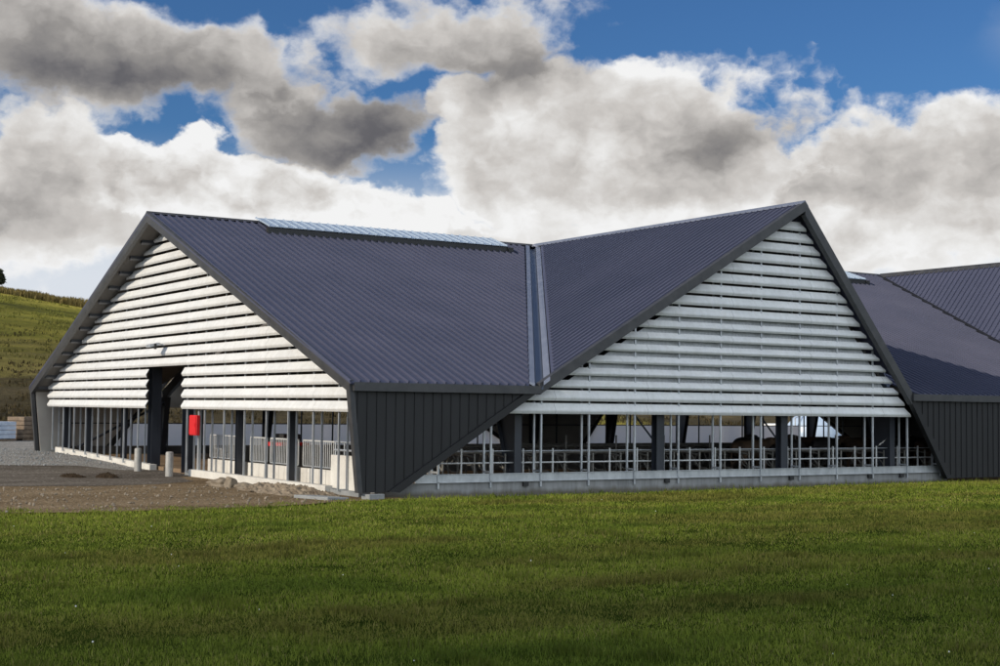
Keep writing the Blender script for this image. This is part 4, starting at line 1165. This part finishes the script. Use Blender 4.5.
# sky coordinates in degrees: azimuth from the valley of the barn roof, elevation above the horizon
AZ0 = 32.74
az = math_('MULTIPLY', math_('ARCTAN2', sep.outputs[0], sep.outputs[1]), 180 / math.pi)
el = math_('MULTIPLY', math_('ARCSINE', sep.outputs[2]), 180 / math.pi)
cmb = nd('ShaderNodeCombineXYZ'); lk(math_('SUBTRACT', az, AZ0), cmb.inputs[0]); lk(el, cmb.inputs[1])
P0 = cmb.outputs[0]
def fbm(vec, scale, detail, rough, typ='FBM', lac=2.0):
    n = nd('ShaderNodeTexNoise'); n.noise_dimensions = '3D'
    n.inputs['Scale'].default_value = scale; n.inputs['Detail'].default_value = detail; n.inputs['Roughness'].default_value = rough; n.inputs['Lacunarity'].default_value = lac
    lk(vec, n.inputs['Vector']); return n
# warp
stretch = vmath('MULTIPLY', P0, (1.0, 1.25, 1.0))
w1 = fbm(stretch, .16, 3, .5); w2 = fbm(stretch, .6, 5, .6)
warp = vmath('MULTIPLY', vmath('SUBTRACT', w1.outputs['Color'], (.5, .5, .5)), (7.5, 5.0, 0))
warp2 = vmath('MULTIPLY', vmath('SUBTRACT', w2.outputs['Color'], (.5, .5, .5)), (2.6, 2.0, 0))
Q = vmath('ADD', vmath('ADD', P0, warp), warp2)
def deg(x, y):
    a = math.atan((x - 500) / 1431.5)
    return math.degrees(a), math.degrees(math.atan((408.4 + .0115 * (x - 500) - y) / 1431.5 * math.cos(a)))
def blob(vec, x, y, rx, ry, amp, rot=0):
    cx, cy = deg(x, y); k = 57.3 / 1431.5
    d = vmath('SUBTRACT', vec, (cx, cy, 0))
    if rot:
        r_ = nd('ShaderNodeVectorRotate', rotation_type='Z_AXIS'); r_.inputs['Angle'].default_value = R(rot); lk(d, r_.inputs[0]); d = r_.outputs[0]
    d = vmath('MULTIPLY', d, (1 / (rx * k), 1 / (ry * k), 0))
    q = vmath('DOT_PRODUCT', d, d, out=1)
    return math_('MULTIPLY', math_('POWER', math.exp(-1), q), amp)
def total(lst):
    s = lst[0]
    for t in lst[1:]: s = math_('ADD', s, t)
    return s
# puffs: fractal noise, folded to billows
puffv = vmath('MULTIPLY', vmath('ADD', P0, vmath('MULTIPLY', warp2, (.45, .45, 0))), (1.0, 1.3, 1))
LOFF = (-.8, 1.15, 0)                                     # towards the light: up and to the left
puff1 = vmath('ADD', puffv, LOFF)
def n_big(vec): return fbm(vec, .26, 9, .52).outputs[0]
def n_bil(vec): return math_('ABSOLUTE', math_('SUBTRACT', fbm(vec, .5, 7, .52).outputs[0], .5))
NA, NB_ = n_big(puffv), n_big(puff1)
BA, BB = n_bil(puffv), n_bil(puff1)
relief = math_('ADD', math_('MULTIPLY', math_('SUBTRACT', NA, NB_), 1.5), math_('MULTIPLY', math_('SUBTRACT', BB, BA), 1.0))
rough_ = math_('ADD', math_('MULTIPLY', math_('SUBTRACT', NA, .5), 2.2), math_('MULTIPLY', math_('SUBTRACT', .1, BA), 1.3))
Qs = vmath('ADD', P0, vmath('MULTIPLY', vmath('ADD', warp, warp2), (.5, .5, 0)))
DARK = [(150, 76, 190, 26, .26, 4), (380, 128, 70, 32, .30, -14), (500, 72, 80, 26, .26, -14), (765, 122, 60, 24, .24, -20), (690, 150, 80, 40, .14, 0), (40, 225, 110, 24, .16, 0),
        (585, 60, 26, 18, .24, 0), (830, 165, 70, 25, .14, 0), (960, 185, 70, 30, .12, 0), (20, 60, 60, 30, .1, 0), (300, 150, 60, 20, .14, -10)]
LITE = [(250, 60, 60, 30, .14, 0), (440, 115, 40, 40, .10, 0), (620, 58, 60, 12, .16, 0), (60, 110, 45, 26, .14, 0), (410, 12, 60, 24, .10, 0), (540, 130, 60, 40, .08, 0), (640, 215, 120, 16, .14, 0), (180, 10, 80, 14, .08, 0), (900, 220, 120, 18, .1, 0)]
mod = math_('SUBTRACT', total([blob(Qs, *l) for l in LITE]), total([blob(Qs, *d) for d in DARK]))
def layer(blobs, base, soft=.34, relief_k=.55, rough_k=.62, thr=.36):
    d = math_('ADD', total([blob(Q, *q) for q in blobs]), math_('MULTIPLY', rough_, rough_k))
    a = maprange(d, thr, thr + soft, 0, 1)
    core = maprange(d, thr + .1, thr + .95, .09, -.10)
    t = math_('ADD', math_('ADD', math_('ADD', base, mod), math_('MULTIPLY', relief, relief_k)), core)
    return a, t
LAYERS = [
    ([(600, 240, 330, 34, 1.2, 0), (250, 240, 190, 40, 1.2, 0), (930, 240, 200, 50, 1.2, 0), (40, 235, 120, 34, 1.0, 0)], .98, .6, .2),
    ([(890, 190, 150, 62, 1.15, 0), (985, 185, 90, 55, 1.0, 0), (815, 185, 70, 55, 1.0, 0)], .88, .36, .42),
    ([(610, 140, 140, 88, 1.25, -8), (500, 140, 80, 66, 1.0, 0), (705, 160, 90, 70, 1.0, 0)], .87, .32, .42),
    ([(205, 190, 95, 50, 1.2, 0), (140, 165, 45, 32, .9, 0), (285, 205, 60, 30, .8, 0), (420, 215, 90, 30, .7, 0)], .97, .22, .6),
    ([(45, 130, 66, 56, 1.1, 0), (40, 195, 95, 42, .9, 0)], .76, .4, .45),
    ([(425, 22, 120, 50, 1.25, -6), (520, 55, 60, 34, .9, 0)], .70, .5, .45),
    ([(265, 100, 75, 46, 1.15, -8), (355, 128, 76, 40, 1.05, -12)], .66, .5, .42),
    ([(70, 35, 170, 52, 1.2, 3), (235, 52, 90, 42, 1.0, 6)], .67, .5, .42)]
# open air: deep blue aloft, paler towards the horizon
bluek = nd('ShaderNodeMix', data_type='RGBA', blend_type='MULTIPLY'); bluek.inputs[0].default_value = 1.0
lk(sky.outputs[0], bluek.inputs[6]); bluek.inputs[7].default_value = (0.32, 0.56, 0.86, 1)
hz = nd('ShaderNodeMix', data_type='RGBA'); lk(maprange(el, 4.6, 11.0, .95, 0), hz.inputs[0]); lk(bluek.outputs[2], hz.inputs[6]); hz.inputs[7].default_value = (7.3, 7.7, 8.3, 1)
colour = hz.outputs[2]
# unseen sky behind the viewer, made brighter to fill the shaded long side
off = vmath('LENGTH', vmath('MULTIPLY', P0, (1.0, 1.2, 0)), out=1)
front = vmath('DOT_PRODUCT', dirv, (-.25, -.94, .24), out=1)      # aim of the bright fill bank added behind the viewer
fill_gain = maprange(front, .1, .85, 1.0, 2.3)
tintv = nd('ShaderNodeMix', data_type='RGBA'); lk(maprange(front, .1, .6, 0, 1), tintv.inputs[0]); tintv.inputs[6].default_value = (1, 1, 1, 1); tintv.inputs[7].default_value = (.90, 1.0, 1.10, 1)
def shaded(tone):
    cr = nd('ShaderNodeValToRGB'); lk(tone, cr.inputs[0]); e_ = cr.color_ramp.elements
    for i, (p, c) in enumerate([(0.0, (.75, .77, .9)), (.25, (1.35, 1.33, 1.45)), (.5, (3.1, 2.96, 2.86)), (.75, (6.0, 5.75, 5.5)), (.9, (7.9, 7.8, 7.65)), (1.0, (9.0, 9.0, 9.0))]):
        if i >= len(e_): e_.new(p)
        e_[i].position = p; e_[i].color = (c[0], c[1], c[2], 1)
    return cr.outputs[0]
tones = None; alphas = None
for args in LAYERS:
    a_, t_ = layer(*args)
    if tones is None: tones, cover = t_, a_
    else:
        inv = math_('SUBTRACT', 1.0, a_)
        tones = math_('ADD', math_('MULTIPLY', tones, inv), math_('MULTIPLY', t_, a_))
        cover = math_('MAXIMUM', cover, a_)
# the rest of the sky: broken bright cumulus
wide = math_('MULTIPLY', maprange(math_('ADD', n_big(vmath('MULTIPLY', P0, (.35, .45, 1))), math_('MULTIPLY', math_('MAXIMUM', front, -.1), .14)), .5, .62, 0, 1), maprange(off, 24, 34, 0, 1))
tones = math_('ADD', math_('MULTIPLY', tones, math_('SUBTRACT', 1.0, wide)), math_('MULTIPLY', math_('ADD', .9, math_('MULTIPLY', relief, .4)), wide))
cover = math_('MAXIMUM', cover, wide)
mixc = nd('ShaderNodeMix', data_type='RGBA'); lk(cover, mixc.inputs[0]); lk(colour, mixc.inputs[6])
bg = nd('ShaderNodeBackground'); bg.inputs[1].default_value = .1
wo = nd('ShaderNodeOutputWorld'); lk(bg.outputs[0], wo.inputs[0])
lift = vmath('SCALE', vmath('MULTIPLY', shaded(tones), tintv.outputs[2])); lk(fill_gain, lift.node.inputs['Scale']); lk(lift, mixc.inputs[7])
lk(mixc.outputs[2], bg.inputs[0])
world.cycles.sampling_method = 'MANUAL'; world.cycles.sample_map_resolution = 512

# ------------------------------------------------------------------ CAMERA
cd = bpy.data.cameras.new('camera'); cam = bpy.data.objects.new('camera', cd); COL.objects.link(cam); scene.camera = cam
yaw, pitch, roll = .5714, .0526, .0113
F = Vector((math.sin(yaw) * math.cos(pitch), math.cos(yaw) * math.cos(pitch), math.sin(pitch)))
Rv = Vector((math.cos(yaw), -math.sin(yaw), 0)); U = Rv.cross(F)
R2 = Rv * math.cos(roll) + U * math.sin(roll); U2 = -Rv * math.sin(roll) + U * math.cos(roll)
mw = Matrix((R2, U2, -F)).transposed().to_4x4(); mw.translation = CAM
cam.matrix_world = mw
cd.sensor_width = 36; cd.sensor_fit = 'HORIZONTAL'; cd.lens = 1431.5 / 1000 * 36
cd.clip_start = .1; cd.clip_end = 5000

scene.render.resolution_x = 1024; scene.render.resolution_y = 682
scene.view_settings.view_transform = 'Standard'; scene.view_settings.look = 'None'
scene.view_settings.exposure = 0.0; scene.view_settings.gamma = 1; scene.view_settings.use_curve_mapping = False
scene.render.engine = 'CYCLES'
scene.cycles.use_denoising = True
scene.cycles.max_bounces = 6
